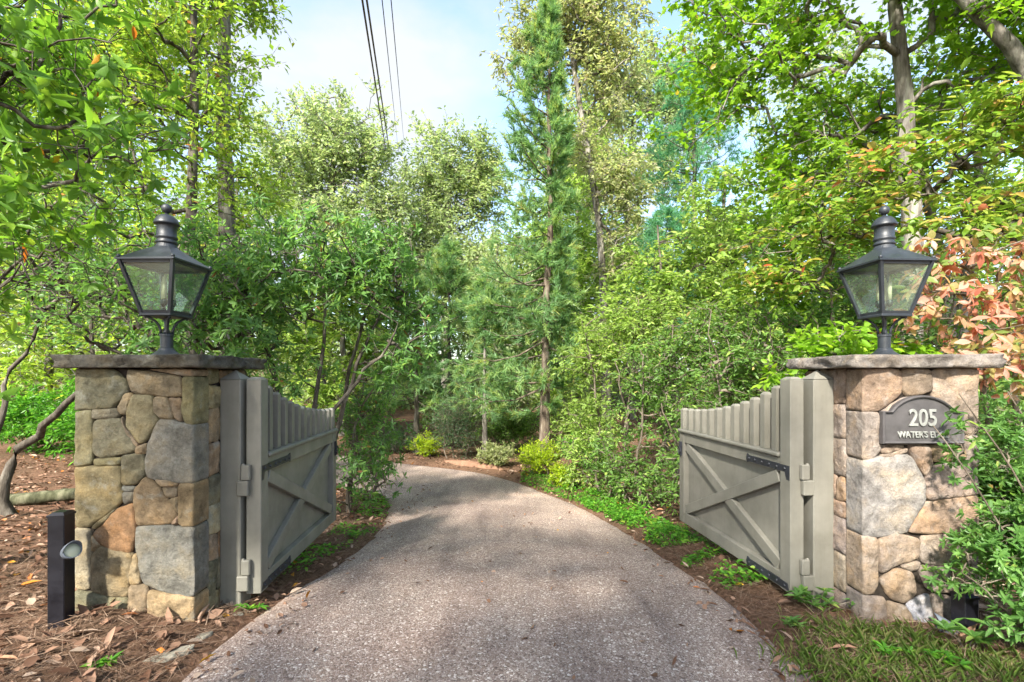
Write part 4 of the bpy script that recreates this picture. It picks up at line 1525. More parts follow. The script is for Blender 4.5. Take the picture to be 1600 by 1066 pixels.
# gnarled low limb and stems at the far left
plant('gnarled_tree', 'dark gnarled low tree with crooked bare limbs left of the olive pillar', 'tree',
      [[(PX(18, 6.2), 6.2, 0), (PX(8, 6.2), 6.2, .55), (PX(60, 6.1), 6.1, 1.0), (PX(130, 6.0), 6.0, 1.5), (PX(220, 6.2), 6.2, 2.2)],
       [(PX(-10, 6.4), 6.4, 0), (PX(-5, 6.4), 6.4, 1.3), (PX(60, 6.6), 6.6, 2.6)]],
      [(-5.4, 6.3, 2.6, 1.4, .9, .9), (-4.3, 6.4, 3.0, 1.2, .9, .9), (-6.2, 6.6, 3.6, 1.4, 1.0, 1.0)],
      n_att=210, twigs=3, per=4, tl=.42, ll=.085, lw=.042, tm='l6', leafm='rhodo', rtip=.0065, rtrunk=[.065, .05], seed=12, wig=.16, wob=.05, join_from=.3)
plant('slim_tree', 'slender dark trunk rising behind the left lantern, yellow green leaves', 'tree',
      [[(PX(292, 9), 9, 0), (PX(288, 9), 9, 4), (PX(303, 9), 9, 7.6), (PX(296, 9), 9, 11)]],
      [(-6.6, 8.6, 7.6, 1.9, 1.6, 2.2), (-8.3, 8.2, 6.4, 1.8, 1.5, 1.9), (-5.6, 9.4, 6.2, .9, 1.0, 1.6), (-7.2, 8.4, 4.6, 1.7, 1.3, 1.0), (-6.3, 8.2, 10.2, 2.2, 2, 1.6)],
      n_att=380, twigs=5, per=8, tl=.55, ll=.11, lw=.062, tm='d4', leafm='yellowgreen', rtip=.007, rtrunk=.13, seed=13, droop=.3, join_from=.25)
plant('tall_grey_tree', 'tall grey furrowed trunk right of the slender dark trunk, behind the left lantern', 'tree',
      [[(PX(352, 11), 11, 0), (PX(356, 11), 11, 5), (PX(346, 11), 11, 10), (PX(352, 11), 11, 14)]],
      [(-7.0, 11, 10.6, 1.3, 1.8, 2.4), (-7.9, 10.6, 8.2, 1.8, 1.5, 1.6), (-6.2, 11.4, 11.2, .6, .9, 1.2), (-5.9, 11.2, 6.2, .8, 1.0, .9)],
      n_att=280, twigs=5, per=8, tl=.62, ll=.125, lw=.07, tm='d4', leafm='yellowgreen', barkm='bark_grey', rtip=.008, rtrunk=.24, seed=14, join_from=.45)
plant('broadleaf_thicket', 'tall mid green evergreen shrub filling the gap behind the left lantern', 'shrub',
      [[(-6.2, 8.0, 0), (-6.0, 8.0, 2.4), (-5.8, 8, 4.2)], [(-5.2, 7.6, 0), (-5.0, 7.6, 2.0), (-4.7, 7.6, 3.8)], [(-7.2, 8.4, 0), (-7.4, 8.4, 2.2), (-7.6, 8.4, 3.6)]],
      [(-5.6, 7.9, 3.3, 1.3, .9, 1.4), (-7.2, 8.2, 3.3, 1.3, .9, 1.3), (-4.9, 8.0, 2.2, .9, .7, .9)],
      n_att=120, twigs=5, per=6, tl=.36, ll=.1, lw=.042, tm='l6', leafm='rhodo', rtip=.005, rtrunk=.06, seed=15, crown='foliage', trunk='stems')
# the big rhododendron right of the left gate
plant('rhododendron', 'large dark-stemmed rhododendron leaning over the open left gate leaf', 'shrub',
      [[(-2.75, 6.0, 0), (-2.85, 6.1, 1.1), (-3.3, 6.2, 2.3), (-3.6, 6.2, 3.3)], [(-2.55, 6.1, 0), (-2.6, 6.1, 1.3), (-2.5, 6.2, 2.4), (-2.6, 6.2, 3.5)],
       [(-2.45, 6.2, 0), (-2.3, 6.2, 1.2), (-1.9, 6.3, 2.3), (-1.5, 6.4, 3.0)], [(-2.6, 6.4, 0), (-2.4, 6.5, 1.5), (-2.1, 6.8, 2.6), (-1.8, 7, 3.4)], [(-2.5, 5.9, 0), (-2.35, 5.9, .9), (-1.9, 5.9, 1.7), (-1.4, 6.0, 2.2)], [(-2.9, 6.3, 0), (-3.1, 6.3, 1.0), (-3.6, 6.2, 1.9), (-4.1, 6.1, 2.6)]],
      [(-3.3, 5.9, 2.75, 1.15, .75, .85), (-2.2, 6.1, 3.0, 1.05, .8, .85), (-1.5, 6.4, 2.75, .65, .7, .85), (-3.6, 5.7, 2.1, .8, .6, .6), (-1.6, 6.3, 1.9, .5, .5, .4), (-2.8, 5.9, 1.6, .9, .3, .35)],
      n_att=380, twigs=4, per=6, tl=.2, ll=.092, lw=.032, tm='l6', leafm='rhodo', rtip=.0055, rtrunk=.038, seed=16, whorl=True, droop=.1, join_from=.35, crown='foliage', trunk='stems', wig=.13)
plant('twiggy_laurel', 'twiggy evergreen shrub at the drive edge beyond the left gate leaf', 'shrub',
      [[(-2.35, 6.9, 0), (-2.3, 6.9, .8), (-2.0, 6.9, 1.5)], [(-2.5, 7.4, 0), (-2.4, 7.4, .9), (-2.3, 7.4, 1.9)], [(-2.4, 7.9, 0), (-2.2, 7.9, .8), (-2.0, 8.0, 1.7)]],
      [(-2.1, 6.8, .5, .42, .55, .6), (-2.25, 7.4, 1.1, .5, .7, .7), (-2.3, 8.1, .3, .55, .6, .7), (-2.35, 6.2, .1, .3, .4, .35)],
      n_att=170, twigs=4, per=5, tl=.22, ll=.08, lw=.028, tm='l6', leafm='rhodo', barkm='bark_twig', rtip=.005, rtrunk=.03, seed=17, whorl=True, join_from=.05, crown='foliage', trunk='stems', wig=.2)
plant('pale_oak', 'pale yellow green oak with grey limbs against the sky, left of the cables', 'tree',
      [[(-9.6, 24, 0), (-9.7, 24, 6), (-9.3, 24, 11), (-8.6, 24, 15.5)]],
      [(-9.2, 24, 13.4, 3.0, 2.2, 2.8), (-7.2, 24, 12.0, 1.9, 1.6, 2.4), (-11.2, 24.5, 11.8, 2.6, 2.0, 2.6), (-8.6, 23.5, 9.0, 3.2, 2, 2.4), (-12.5, 24, 14.2, 1.4, 1.4, 1.2), (-6.0, 24, 10.4, 1.3, 1.3, 1.2)],
      n_att=460, twigs=6, per=8, tl=.95, ll=.21, lw=.11, tm='d4', leafm='oakpale', barkm='bark_grey', rtip=.014, rtrunk=.26, seed=18, join_from=.4)
plant('pale_maple', 'pale green rounded tree low on the skyline right of the cables', 'tree',
      [[(-3.8, 27, 0), (-3.9, 27, 6), (-3.5, 27, 11), (-3.4, 27, 14.5)]],
      [(-3.9, 27, 12.4, 2.6, 2.2, 3.4), (-1.9, 27.5, 12.8, 1.9, 1.6, 3.0), (-4.6, 26.5, 8.0, 2.2, 1.9, 2.4), (-2.4, 26, 7.6, 2.4, 1.8, 2.4)],
      n_att=520, twigs=6, per=8, tl=1.0, ll=.22, lw=.115, tm='d4', leafm='oakpale', barkm='bark_grey', rtip=.013, rtrunk=.25, seed=19, join_from=.3)
# the tall conifer at the bend and its neighbours
conifer('tall_conifer', 'tall feathery blue green conifer with reddish trunk at the bend', .86, 12.7, 12.3, 1.4, .15, 'crypto', 'bark_red', 20, zlow=.1, n_br=165, needle=(.15, .021), dens=54, side=math.pi, lean=(.2, .1), shape=.75)
conifer('young_conifer', 'slim grey-trunked young conifer just left of the tall conifer', -.78, 13.5, 5.0, 1.15, .085, 'crypto', 'bark_grey', 21, zlow=.25, n_br=60, needle=(.14, .017), dens=42, droop=.1, shape=.6)
conifer('young_conifer', 'dark young conifer behind the chartreuse bush at the far bend', -2.9, 14.6, 5.2, 1.2, .1, 'crypto', 'bark_dark', 22, zlow=.2, n_br=64, needle=(.15, .018), dens=42, shape=.6)
conifer('young_conifer', 'mid green conifer standing deeper in the wood, left of the grey-trunked young one', -2.1, 16.2, 6.8, 1.4, .1, 'crypto', 'bark_dark', 23, zlow=.2, n_br=70, needle=(.17, .02), dens=42, shape=.6)
plant('leaning_tree', 'tall leaning grey trunk right of the tall conifer, brownish green leaves', 'tree',
      [[(PX(950, 16), 16, 0), (PX(945, 16), 16, 4), (PX(932, 16), 16, 7.6), (PX(905, 16), 16, 10.6), (PX(882, 16), 16, 13.4), (PX(868, 16), 16, 15.5)]],
      [(1.9, 16, 13.6, 2.3, 1.7, 1.6), (.6, 16.4, 12.6, 1.2, 1.1, 1.4), (3.2, 16, 11.6, 1.5, 1.4, 1.6), (3.4, 15.6, 8.0, 1.3, 1.3, 1.5), (2.1, 16.3, 9.6, .9, 1.0, 1.2), (4.0, 16, 5.6, 1.4, 1.2, 1.2)],
      n_att=380, twigs=6, per=8, tl=.7, ll=.16, lw=.075, tm='d4', leafm='browngreen', barkm='bark_grey', rtip=.011, rtrunk=.16, seed=24, droop=.45, join_from=.4)
conifer('white_pine', 'soft blue green pine showing between the leafy crowns at upper right', 7.6, 20, 15.5, 2.4, .22, 'pine', 'bark_dark', 25, zlow=.55, n_br=60, needle=(.26, .02), dens=46, tuft=True, shape=.5)
conifer('small_pine', 'small soft-needled pine above the shrubs right of the leaning trunk', 4.9, 15.2, 7.6, 1.4, .1, 'pine', 'bark_dark', 26, zlow=.5, n_br=36, needle=(.2, .018), dens=40, tuft=True, shape=.5)
plant('pale_hickory', 'pale sparse tree far back, right of the leaning trunk', 'tree',
      [[(6.4, 26, 0), (6.6, 26, 8), (6.0, 26, 14), (5.6, 26, 20)]],
      [(6.0, 26, 17, 3.6, 2.2, 3.4), (9.5, 26, 17, 3, 2.2, 3.4), (7.6, 26, 12.5, 2.2, 2, 2.6), (4.6, 26.4, 13.2, 1.6, 1.8, 2.6), (6.4, 26, 8, 2.6, 2, 2.4)],
      n_att=520, twigs=6, per=8, tl=1.0, ll=.22, lw=.115, tm='d4', leafm='oakpale', barkm='bark_grey', rtip=.013, rtrunk=.24, seed=27, join_from=.4)
# right: bright maple with the thick trunk
plant('bright_maple', 'vivid green maple with thick grey trunk rising behind the right lantern', 'tree',
      [[(PX(1428, 8.2), 8.2, 0), (PX(1428, 8.2), 8.2, 3.5), (PX(1412, 8.2), 8.2, 5.8), (PX(1396, 8.2), 8.2, 8.4), (PX(1390, 8.2), 8.2, 10.5)]],
      [(4.9, 8.6, 7.5, 1.4, 1.5, 1.5), (3.7, 8.5, 7.0, 1.3, 1.3, 1.4), (4.4, 8.0, 8.6, 1.8, 1.6, 1.2), (8.2, 8.0, 7.0, 1.5, 1.3, 1.6), (4.9, 8.8, 5.6, 1.4, 1.1, .9), (8.0, 7.6, 9.0, 2.2, 2.0, 1.2), (6.8, 9.6, 6.4, 1.8, .9, 1.6)],
      n_att=560, twigs=5, per=8, tl=.5, ll=.105, lw=.085, tm='maple', leafm='bright', barkm='bark_grey', rtip=.007, rtrunk=.21, seed=28, droop=.25, join_from=.35, flat=.6)
plant('leaning_maple', 'grey leaning bough and leaves at the upper right corner', 'tree',
      [[(PX(1660, 7), 7, 0), (PX(1690, 7), 7, 3.5), (PX(1640, 7), 7, 5.6), (PX(1545, 7), 7, 6.9), (PX(1450, 7), 7.2, 8.2)]],
      [(7.4, 6.8, 7.4, 1.4, 1.1, 1.1), (8.2, 6.4, 5.6, 1.3, 1.0, .9), (6.6, 6.9, 8.6, 1.8, 1.3, 1.0)],
      n_att=260, twigs=5, per=8, tl=.42, ll=.11, lw=.09, tm='maple', leafm='bright', barkm='bark_grey', rtip=.007, rtrunk=.2, seed=29, droop=.25, join_from=.4, flat=.6)
plant('forked_tree', 'dark forked trunk deep in the wood above the red leaves', 'tree',
      [[(9.6, 10.4, 0), (9.5, 10.4, 3.6), (9.1, 10.4, 5.4), (8.6, 10.3, 8)], [(9.7, 10.5, 0), (9.8, 10.5, 3.6), (10.1, 10.5, 5.5), (10.3, 10.6, 8)]],
      [(9.0, 10.4, 7.4, 2.2, 1.8, 1.6), (10.4, 10.4, 5.4, 1.8, 1.4, 1.4), (8.6, 10.8, 4.4, 1.6, 1.4, 1.0), (8, 11.2, 3.0, 1.6, 1.2, 1.2)],
      n_att=240, twigs=5, per=7, tl=.5, ll=.12, lw=.075, tm='d4', leafm='understory', barkm='bark_grey', rtip=.008, rtrunk=.17, seed=30, join_from=.45)
plant('dogwood_tree', 'layered dogwood turning yellow and red over the right lantern', 'tree',
      [[(6.4, 5.4, 0), (6.3, 5.4, 1.6), (5.8, 5.4, 3.0), (5.0, 5.4, 4.0)], [(6.5, 5.6, 0), (6.6, 5.6, 2.0), (6.4, 5.5, 3.6), (6.2, 5.4, 4.6)]],
      [(3.7, 5.5, 3.35, 1.1, .8, .32), (4.3, 5.3, 3.9, 1.3, .8, .35), (5.2, 5.0, 4.3, 1.1, .8, .35), (5.3, 5.0, 3.5, .8, .7, .3), (3.2, 5.8, 2.9, .7, .6, .3), (4.7, 4.7, 3.15, .8, .5, .25)],
      n_att=220, twigs=4, per=6, tl=.32, ll=.095, lw=.05, tm='l6', leafm='dogwood', rtip=.0045, rtrunk=.06, seed=31, droop=.35, flat=.35, join_from=.4, upn=1.6)
plant('red_dogwood', 'salmon red autumn dogwood spray beside the right lantern', 'tree',
      [[(4.5, 4.3, 0), (4.5, 4.3, 1.2), (4.3, 4.3, 2.1), (4.1, 4.25, 2.8)], [(4.6, 4.4, 0), (4.7, 4.4, 1.4), (4.6, 4.4, 2.3)]],
      [(3.95, 4.2, 2.45, .45, .35, .28), (4.3, 4.15, 2.05, .45, .35, .3), (4.0, 4.2, 2.8, .5, .35, .2), (4.45, 4.1, 2.7, .35, .3, .35), (4.2, 4.1, 1.75, .4, .3, .25), (3.75, 4.3, 2.2, .25, .25, .2)],
      n_att=84, twigs=3, per=5, tl=.25, ll=.088, lw=.043, tm='l9', leafm='reddogwood', barkm='bark_twig', rtip=.004, rtrunk=.035, seed=32, whorl=True, droop=.55, flat=.5, join_from=.35)
# the shrub wall beyond the right gate leaf
plant('mixed_shrub', 'dense small-leaved shrub with pale bare twigs behind the right gate leaf', 'shrub',
      [[(2.75, 6.0, 0), (2.7, 6.0, .8), (2.5, 6.0, 1.8)], [(3.1, 6.2, 0), (3.1, 6.2, 1.0), (3.3, 6.1, 2.2)], [(2.5, 6.4, 0), (2.3, 6.4, .7), (2.0, 6.4, 1.3)], [(3.5, 6.0, 0), (3.6, 6, 1), (3.8, 6, 2)]],
      [(2.45, 6.2, .35, .6, .6, .72), (2.9, 6.1, 1.5, .8, .6, .8), (3.6, 6.0, 1.7, .7, .6, .7), (3.1, 6.4, 2.2, .7, .5, .5)],
      n_att=360, twigs=4, per=6, tl=.2, ll=.066, lw=.029, tm='l6', leafm='shrub', barkm='bark_twig', rtip=.0055, rtrunk=.024, seed=33, join_from=.05, crown='foliage', trunk='stems', wig=.2)
plant('holly_shrub', 'dark glossy shrub at the drive edge beyond the free end of the right gate leaf', 'shrub',
      [[(2.1, 7.5, 0), (2.1, 7.5, .9), (2.0, 7.5, 2.0)], [(2.4, 7.8, 0), (2.5, 7.8, 1.2), (2.6, 7.8, 2.5)], [(1.9, 8.0, 0), (1.8, 8.0, 1.0), (1.7, 8.0, 1.9)]],
      [(2.05, 7.6, .12, .55, .7, .75), (2.3, 7.6, 1.5, .75, .7, .9), (1.75, 8.2, 0.0, .5, .6, .65), (2.9, 7.6, 2.1, .7, .6, .6)],
      n_att=340, twigs=4, per=6, tl=.22, ll=.072, lw=.033, tm='l6', leafm='shrub', barkm='bark_twig', rtip=.005, rtrunk=.026, seed=34, join_from=.05, crown='foliage', trunk='stems', wig=.16)
plant('arching_shrub', 'light green arching shrub behind the bright roadside bush on the right', 'shrub',
      [[(1.7, 9.3, 0), (1.7, 9.3, 1.2), (1.4, 9.3, 2.6)], [(2.2, 9.6, 0), (2.3, 9.6, 1.6), (2.5, 9.6, 3.2)]],
      [(1.5, 9.3, .45, .65, .7, 1.0), (1.9, 9.4, 2.2, .9, .7, .8), (2.7, 9.4, 2.6, .8, .7, .9)],
      n_att=270, twigs=5, per=6, tl=.3, ll=.085, lw=.036, tm='l6', leafm='understory', barkm='bark_twig', rtip=.005, rtrunk=.03, seed=35, join_from=.1, crown='foliage', trunk='stems', droop=.35, flat=.7)
plant('understory_maple', 'airy yellow green understory tree above the shrubs right of the drive', 'tree',
      [[(3.6, 10.6, 0), (3.6, 10.6, 1.8), (3.4, 10.6, 3.6), (3.3, 10.6, 5)]],
      [(3.3, 10.6, 3.6, 1.4, 1.0, 1.1), (4.4, 10.6, 4.4, 1.3, 1.0, 1.0), (2.4, 10.8, 2.8, .8, .8, .6), (4.6, 10.2, 3.0, 1.3, .8, .8)],
      n_att=210, twigs=5, per=6, tl=.38, ll=.115, lw=.06, tm='l6', leafm='understory', rtip=.006, rtrunk=.06, seed=36, flat=.5, droop=.3, join_from=.25)
plant('tangled_laurel', 'dark tangled evergreen shrub behind the pale pillar and right gate post', 'shrub',
      [[(4.2, 6.6, 0), (4.2, 6.6, 1.4), (4.4, 6.6, 2.8)], [(4.9, 6.9, 0), (5.0, 6.9, 1.6), (5.3, 6.9, 3.0)], [(5.6, 6.4, 0), (5.7, 6.4, 1.4), (5.8, 6.4, 2.6)]],
      [(4.2, 6.7, 2.3, .9, .7, 1.0), (5.2, 6.8, 2.6, 1.0, .7, 1.0), (4.6, 6.4, 1.3, 1.0, .6, .6), (6.0, 6.4, 1.8, .9, .7, 1.0), (4.9, 7.2, 3.5, 1.1, .7, .6)],
      n_att=270, twigs=4, per=6, tl=.28, ll=.09, lw=.038, tm='l6', leafm='rhodo', barkm='bark_twig', rtip=.006, rtrunk=.05, seed=37, join_from=.15, crown='foliage', trunk='stems', wig=.18)
plant('lime_sapling', 'fresh green sapling leaves showing just over the pale capstone', 'shrub',
      [[(3.3, 4.6, 0), (3.3, 4.6, 1.0), (3.2, 4.6, 1.9)], [(3.6, 4.7, 0), (3.6, 4.7, 1.2), (3.5, 4.7, 2.0)]],
      [(3.1, 4.6, 1.9, .5, .3, .28), (3.6, 4.6, 1.75, .5, .3, .3), (2.7, 4.7, 1.7, .25, .25, .22)],
      n_att=70, twigs=4, per=6, tl=.18, ll=.08, lw=.05, tm='l6', leafm='bright', rtip=.004, rtrunk=.015, seed=38, crown='foliage', trunk='stems', join_from=.4)
# low plants at the bend
def bush(name, label, x, y, r, h, leafm, seed, ll=.05, lw=.024, n=110, barkm='bark_dark', per=9, whorl=False):
    z = gz(x, y)
    plant(name, label, 'shrub', [[(x, y, 0), (x, y, z + h * .4), (x + .03, y, z + h * .7)], [(x + r * .3, y, 0), (x + r * .5, y, z + h * .35), (x + r * .6, y, z + h * .6)], [(x - r * .3, y, 0), (x - r * .5, y, z + h * .35), (x - r * .6, y, z + h * .6)]],
          [(x, y, z + h * .52, r, r * .85, h * .5)], n_att=n, twigs=4, per=per, tl=h * .26, ll=ll, lw=lw, tm='d4', leafm=leafm, barkm=barkm, rtip=.004, rtrunk=.016, seed=seed, crown='foliage', trunk='stems', join_from=.05, whorl=whorl, bias=.25)


bush('golden_bush', 'low chartreuse bush at the far left of the bend', -2.55, 13.9, .5, .62, 'chartreuse', 40)
bush('golden_bush', 'larger chartreuse bush at the foot of the tall conifer', .62, 10.9, .5, .72, 'chartreuse', 41, n=150)
bush('golden_bush', 'low yellow green clump trailing to the drive from the larger chartreuse bush', 1.12, 9.75, .38, .4, 'chartreuse', 46, n=90)
bush('variegated_bush', 'pale variegated low bush between the two chartreuse bushes', -.4, 12.0, .5, .55, 'pale', 42, ll=.06, lw=.03)
bush('dark_bush', 'dusky rounded bush with bare reddish stems behind the clay bank', -1.6, 13.4, .62, 1.75, 'darkbush', 43, ll=.045, lw=.02, n=220, barkm='bark_red')
bush('boxwood', 'dark low evergreen bush at the left end of the bend', -3.6, 14.4, .7, .9, 'darkbush', 44, n=160)
bush('undergrowth_shrub', 'low green undergrowth right behind the tall conifer', 1.9, 13.6, .9, 1.5, 'understory', 48, ll=.08, lw=.035, n=170)
bush('undergrowth_shrub', 'leafy undergrowth between the two nearest conifer trunks', .1, 14.8, .9, 1.3, 'shrub', 49, ll=.08, lw=.035, n=170)
bush('undergrowth_shrub', 'mid green undergrowth filling the shade behind the dusky rounded bush', -1.9, 15.6, 1.2, 1.7, 'shrub', 67, ll=.085, lw=.035, n=190)
bush('undergrowth_shrub', 'green undergrowth beside the tall conifer, behind the larger chartreuse bush', 1.75, 11.6, .6, .9, 'ivy', 68, ll=.06, lw=.03, n=150)
bush('undergrowth_shrub', 'dark leafy shrub right of the pale pillar, under the red leaves', 4.1, 3.95, .5, 1.25, 'rhodo', 69, ll=.07, lw=.03, n=150)
bush('undergrowth_shrub', 'leafy shrub at the right picture edge behind the azalea', 4.9, 4.6, .7, 1.5, 'shrub', 76, ll=.075, lw=.032, n=170)
bush('fern_thicket', 'bright lime thicket far behind the log on the left', -9.6, 11.6, 1.5, 1.3, 'ivy', 45, ll=.11, lw=.05, n=240)
bush('fern_thicket', 'sunlit lime thicket farthest left beyond the gnarled tree', -12.2, 12.6, 1.6, 1.5, 'ivy', 47, ll=.12, lw=.05, n=240)

# background trees closing the wood
BACK = [
 ('pale_oak', 'tall yellow green tree far left behind the gnarled limbs', -15.5, 16, 11, 3.2, 'yellowgreen', 50),
 ('pale_oak', 'green tree far behind the slender dark trunk', -11.5, 20, 11.5, 3.0, 'understory', 51),
 ('pale_oak', 'sunny tree standing behind the large rhododendron', -6.4, 18, 7.6, 2.4, 'understory', 52),
 ('pale_oak', 'soft green tree just left of the tall conifer, deep in the wood', -.6, 21, 9.0, 2.3, 'oakpale', 53),
 ('pale_oak', 'yellow green tree directly behind the tall conifer', 2.2, 22, 10.5, 2.4, 'understory', 54),
 ('pale_oak', 'bushy green tree behind the airy understory tree', 7.2, 16, 9.6, 2.4, 'understory', 55),
 ('pale_oak', 'fresh green tree filling the wood left of the thick grey trunk', 8.2, 12.5, 8.0, 2.2, 'bright', 56),
 ('pale_oak', 'tall sunlit tree filling the skyline between the pine and the thick grey trunk', 12.5, 20, 16.5, 3.6, 'oakpale', 58),
 ('pale_oak', 'tall pale tree rising behind the leaning trunk', 4.2, 30, 19, 3.8, 'oakpale', 59),
 ('pale_oak', 'soft green tree just right of the tall conifer, behind the leaning trunk', 3.4, 25, 17, 3.2, 'understory', 77),
 ('pale_oak', 'soft grey green tree far off at the foot of the cables', -7.0, 31, 15.5, 3.4, 'oakpale', 78),
 ('pale_oak', 'tall light tree left of the tall grey trunk', -12.6, 14.5, 13.5, 3.2, 'yellowgreen', 66),
 ('pale_oak', 'deep green tree far right behind the forked trunk', 14.5, 13.5, 9.5, 3.0, 'understory', 57),
]
for nm, lb, x, y, h, r, mt, sd in BACK:
    z = gz(x, y)
    plant('woodland_tree', lb, 'tree', [[(x, y, 0), (x + .2, y, z + h * .35), (x - .1, y, z + h * .7), (x, y, z + h * .95)]],
          [(x, y, z + h * .72, r, r * .8, h * .26), (x - r * .5, y, z + h * .45, r * .8, r * .7, h * .2), (x + r * .5, y + .3, z + h * .42, r * .8, r * .7, h * .22), (x, y - .4, z + h * .2, r * .9, r * .6, h * .14)],
          n_att=330, twigs=5, per=8, tl=.06 * h + .1, ll=.13 + .0035 * y, lw=.07 + .0018 * y, tm='d4', leafm=mt, barkm='bark_grey', rtip=.009, rtrunk=.14, seed=sd, join_from=.12, group='woodland trees behind the gateway')


# far wood: reads as one mass
def far_wood():
    rng = np.random.default_rng(99)
    n = 90000
    ang = rng.uniform(-1.05, 1.05, n)
    dist = rng.uniform(27, 46, n)
    x, y = np.sin(ang) * dist * 1.25, np.cos(ang) * dist + 2
    top = 5.5 + 2.0 * np.sin(ang * 9) + 1.5 * np.sin(ang * 23 + 1) + np.abs(ang) * 5
    z = -.5 + rng.random(n) ** .8 * top
    P = np.stack([x, y, z], 1)
    dens = np.array([noise.noise(Vector((a * .35, b * .35, c * .5))) for a, b, c in P])
    P = P[dens > -.12]
    n = len(P)
    D = rng.normal(size=(n, 3)); Nn = rng.normal(size=(n, 3)) + np.array([0, -.3, .8])
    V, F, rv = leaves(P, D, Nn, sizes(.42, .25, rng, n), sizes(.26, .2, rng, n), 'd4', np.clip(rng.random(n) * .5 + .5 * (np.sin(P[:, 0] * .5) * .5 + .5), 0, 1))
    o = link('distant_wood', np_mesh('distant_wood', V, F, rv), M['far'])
    tag(o, 'pale mass of distant green woodland behind the trees', 'woodland', kind='stuff')


far_wood()

# ------------------------------------------------------------------ azalea in the right foreground
plant('azalea', 'leafy green azalea with upright sprigs in front of the pale pillar', 'shrub',
      [[(3.05, 2.78, 0), (3.0, 2.8, .4), (2.8, 2.8, .9), (PX(1462, 2.85), 2.85, 1.36)], [(3.1, 2.8, 0), (3.1, 2.8, .5), (3.0, 2.82, 1.0), (PX(1492, 2.9), 2.9, 1.55)],
       [(3.15, 2.75, 0), (3.2, 2.75, .6), (3.15, 2.75, 1.1), (PX(1575, 2.9), 2.9, 1.56)], [(3.0, 2.75, 0), (2.85, 2.75, .3), (2.6, 2.78, .52)], [(3.2, 2.7, 0), (3.3, 2.7, .5), (3.4, 2.7, 1.1)]],
      [(2.88, 2.78, .62, .3, .18, .24), (3.12, 2.74, .74, .3, .2, .3), (2.7, 2.82, .42, .2, .12, .09), (3.05, 2.65, .3, .36, .2, .16),
       (PX(1462, 2.85), 2.85, 1.2, .05, .05, .2, .0003), (PX(1500, 2.9), 2.9, 1.25, .05, .05, .3, .0012), (PX(1575, 2.9), 2.9, 1.3, .08, .05, .3, .0022)],
      n_att=400, twigs=3, per=7, tl=.075, ll=.043, lw=.0185, tm='l6', leafm='azalea', barkm='bark_twig', rtip=.0022, rtrunk=.009, seed=60, whorl=True, droop=.02, join_from=.12, crown='foliage', trunk='stems', wob=.006, bias=.25)


def rosette(label, x, y, h, n, ll, seed, leafm='azalea'):
    rng = np.random.default_rng(seed)
    z = gz(x, y)
    base = np.array([x, y, z])
    root = empty('ground_plant', base)
    tag(root, label, 'plant')
    tips = base + np.stack([rng.normal(size=n) * h * .55, rng.normal(size=n) * h * .35, h * rng.uniform(.4, 1.0, n)], 1)
    mid = (tips + base) / 2 + np.array([0, 0, h * .1])
    bv, bf = tubes(np.stack([np.tile(base - [0, 0, .02], (n, 1)), mid, tips], 1), np.tile(np.array([.004, .003, .002]), (n, 1)), 4)
    link('stems', np_mesh('stems', bv - base, bf), M['bark_twig'], root)
    per = 9
    lr = np.repeat(np.arange(n), per); k = np.tile(np.arange(per), n)
    an = k * 2.4 + rng.random(len(lr)) * .4
    D = np.stack([np.cos(an), np.sin(an), rng.uniform(-.1, .7, len(lr))], 1)
    V, F, rv = leaves(tips[lr], D, np.tile(np.array([0, 0, 1.]), (len(lr), 1)) + rng.normal(size=D.shape) * .2, sizes(ll, .2, rng, len(lr)), sizes(ll * .38, .15, rng, len(lr)), 'l6', rng.random(len(lr)))
    link('foliage', np_mesh('foliage', V - base, F, rv), M[leafm], root)


rosette('bright green leafy plant at the foot of the right gate post', PX(1276, 3.3), 3.3, .15, 12, .07, 61)
rosette('small green plant in the straw in front of the right gate leaf', PX(1246, 3.1), 3.12, .07, 4, .05, 62)
rosette('tiny green seedling at the foot of the left gate post', PX(392, 3.42), 3.36, .06, 3, .05, 63, 'ivy')
rosette('leafy sprig at the foot of the short light post', PX(1512, 2.78), 2.78, .16, 5, .085, 64)
rosette('low green weed in the grass at the lower right edge of the drive', PX(1390, 2.7), 2.7, .06, 6, .045, 80, 'ivy')
rosette('broad-leaved weed among the grass before the azalea', PX(1470, 2.62), 2.62, .08, 7, .055, 81, 'ivy')
rosette('small green weed at the lower left edge of the drive', PX(165, 2.62), 2.62, .05, 3, .045, 65, 'ivy')

# ------------------------------------------------------------------ log, edging stones
def log():
    bm = bmesh.new()
    p = [(PX(12, 7.0), 7.0), (PX(45, 7.0), 7.0), (PX(90, 7.1), 7.1), (PX(150, 7.25), 7.25), (PX(230, 7.4), 7.4)]
    pts = [(x, y, gz(x, y) + .07 + .03 * i) for i, (x, y) in enumerate(p)]
    P = resample(np.array(pts), 16)
    tube_bm(bm, [tuple(q) for q in P], [.09 * (1 + .18 * noise.noise(Vector((i * .9, 0, 3)))) for i in range(16)], 12)
    o = link('fallen_log', bm_mesh('fallen_log', bm, True), M['logbark'])
    tag(o, 'mossy fallen log lying on the leaf litter behind the olive pillar', 'log')


log()


def rock(name, label, px, py_z, sx, sy, sz, rz, seed, col='rock'):
    x, y = PX(px, py_z), py_z
    bm = bmesh.new()
    bmesh.ops.create_icosphere(bm, subdivisions=3, radius=1)
    for v in bm.verts:
        n = noise.fractal(v.co * 1.3 + Vector((seed, 0, 0)), .8, 2, 4) * .28
        f = noise.cell(v.co * 1.7 + Vector((seed * 2, 1, 0))) * .1
        v.co *= 1 + n + f
        v.co.z = max(-.5, min(.55, v.co.z))
        v.co = Vector((v.co.x * sx, v.co.y * sy, v.co.z * sz))
    o = link(name, bm_mesh(name, bm), M[col], None, (x, y, gz(x, y) + sz * .15), (0, 0, rz))
    tag(o, label, 'stone')


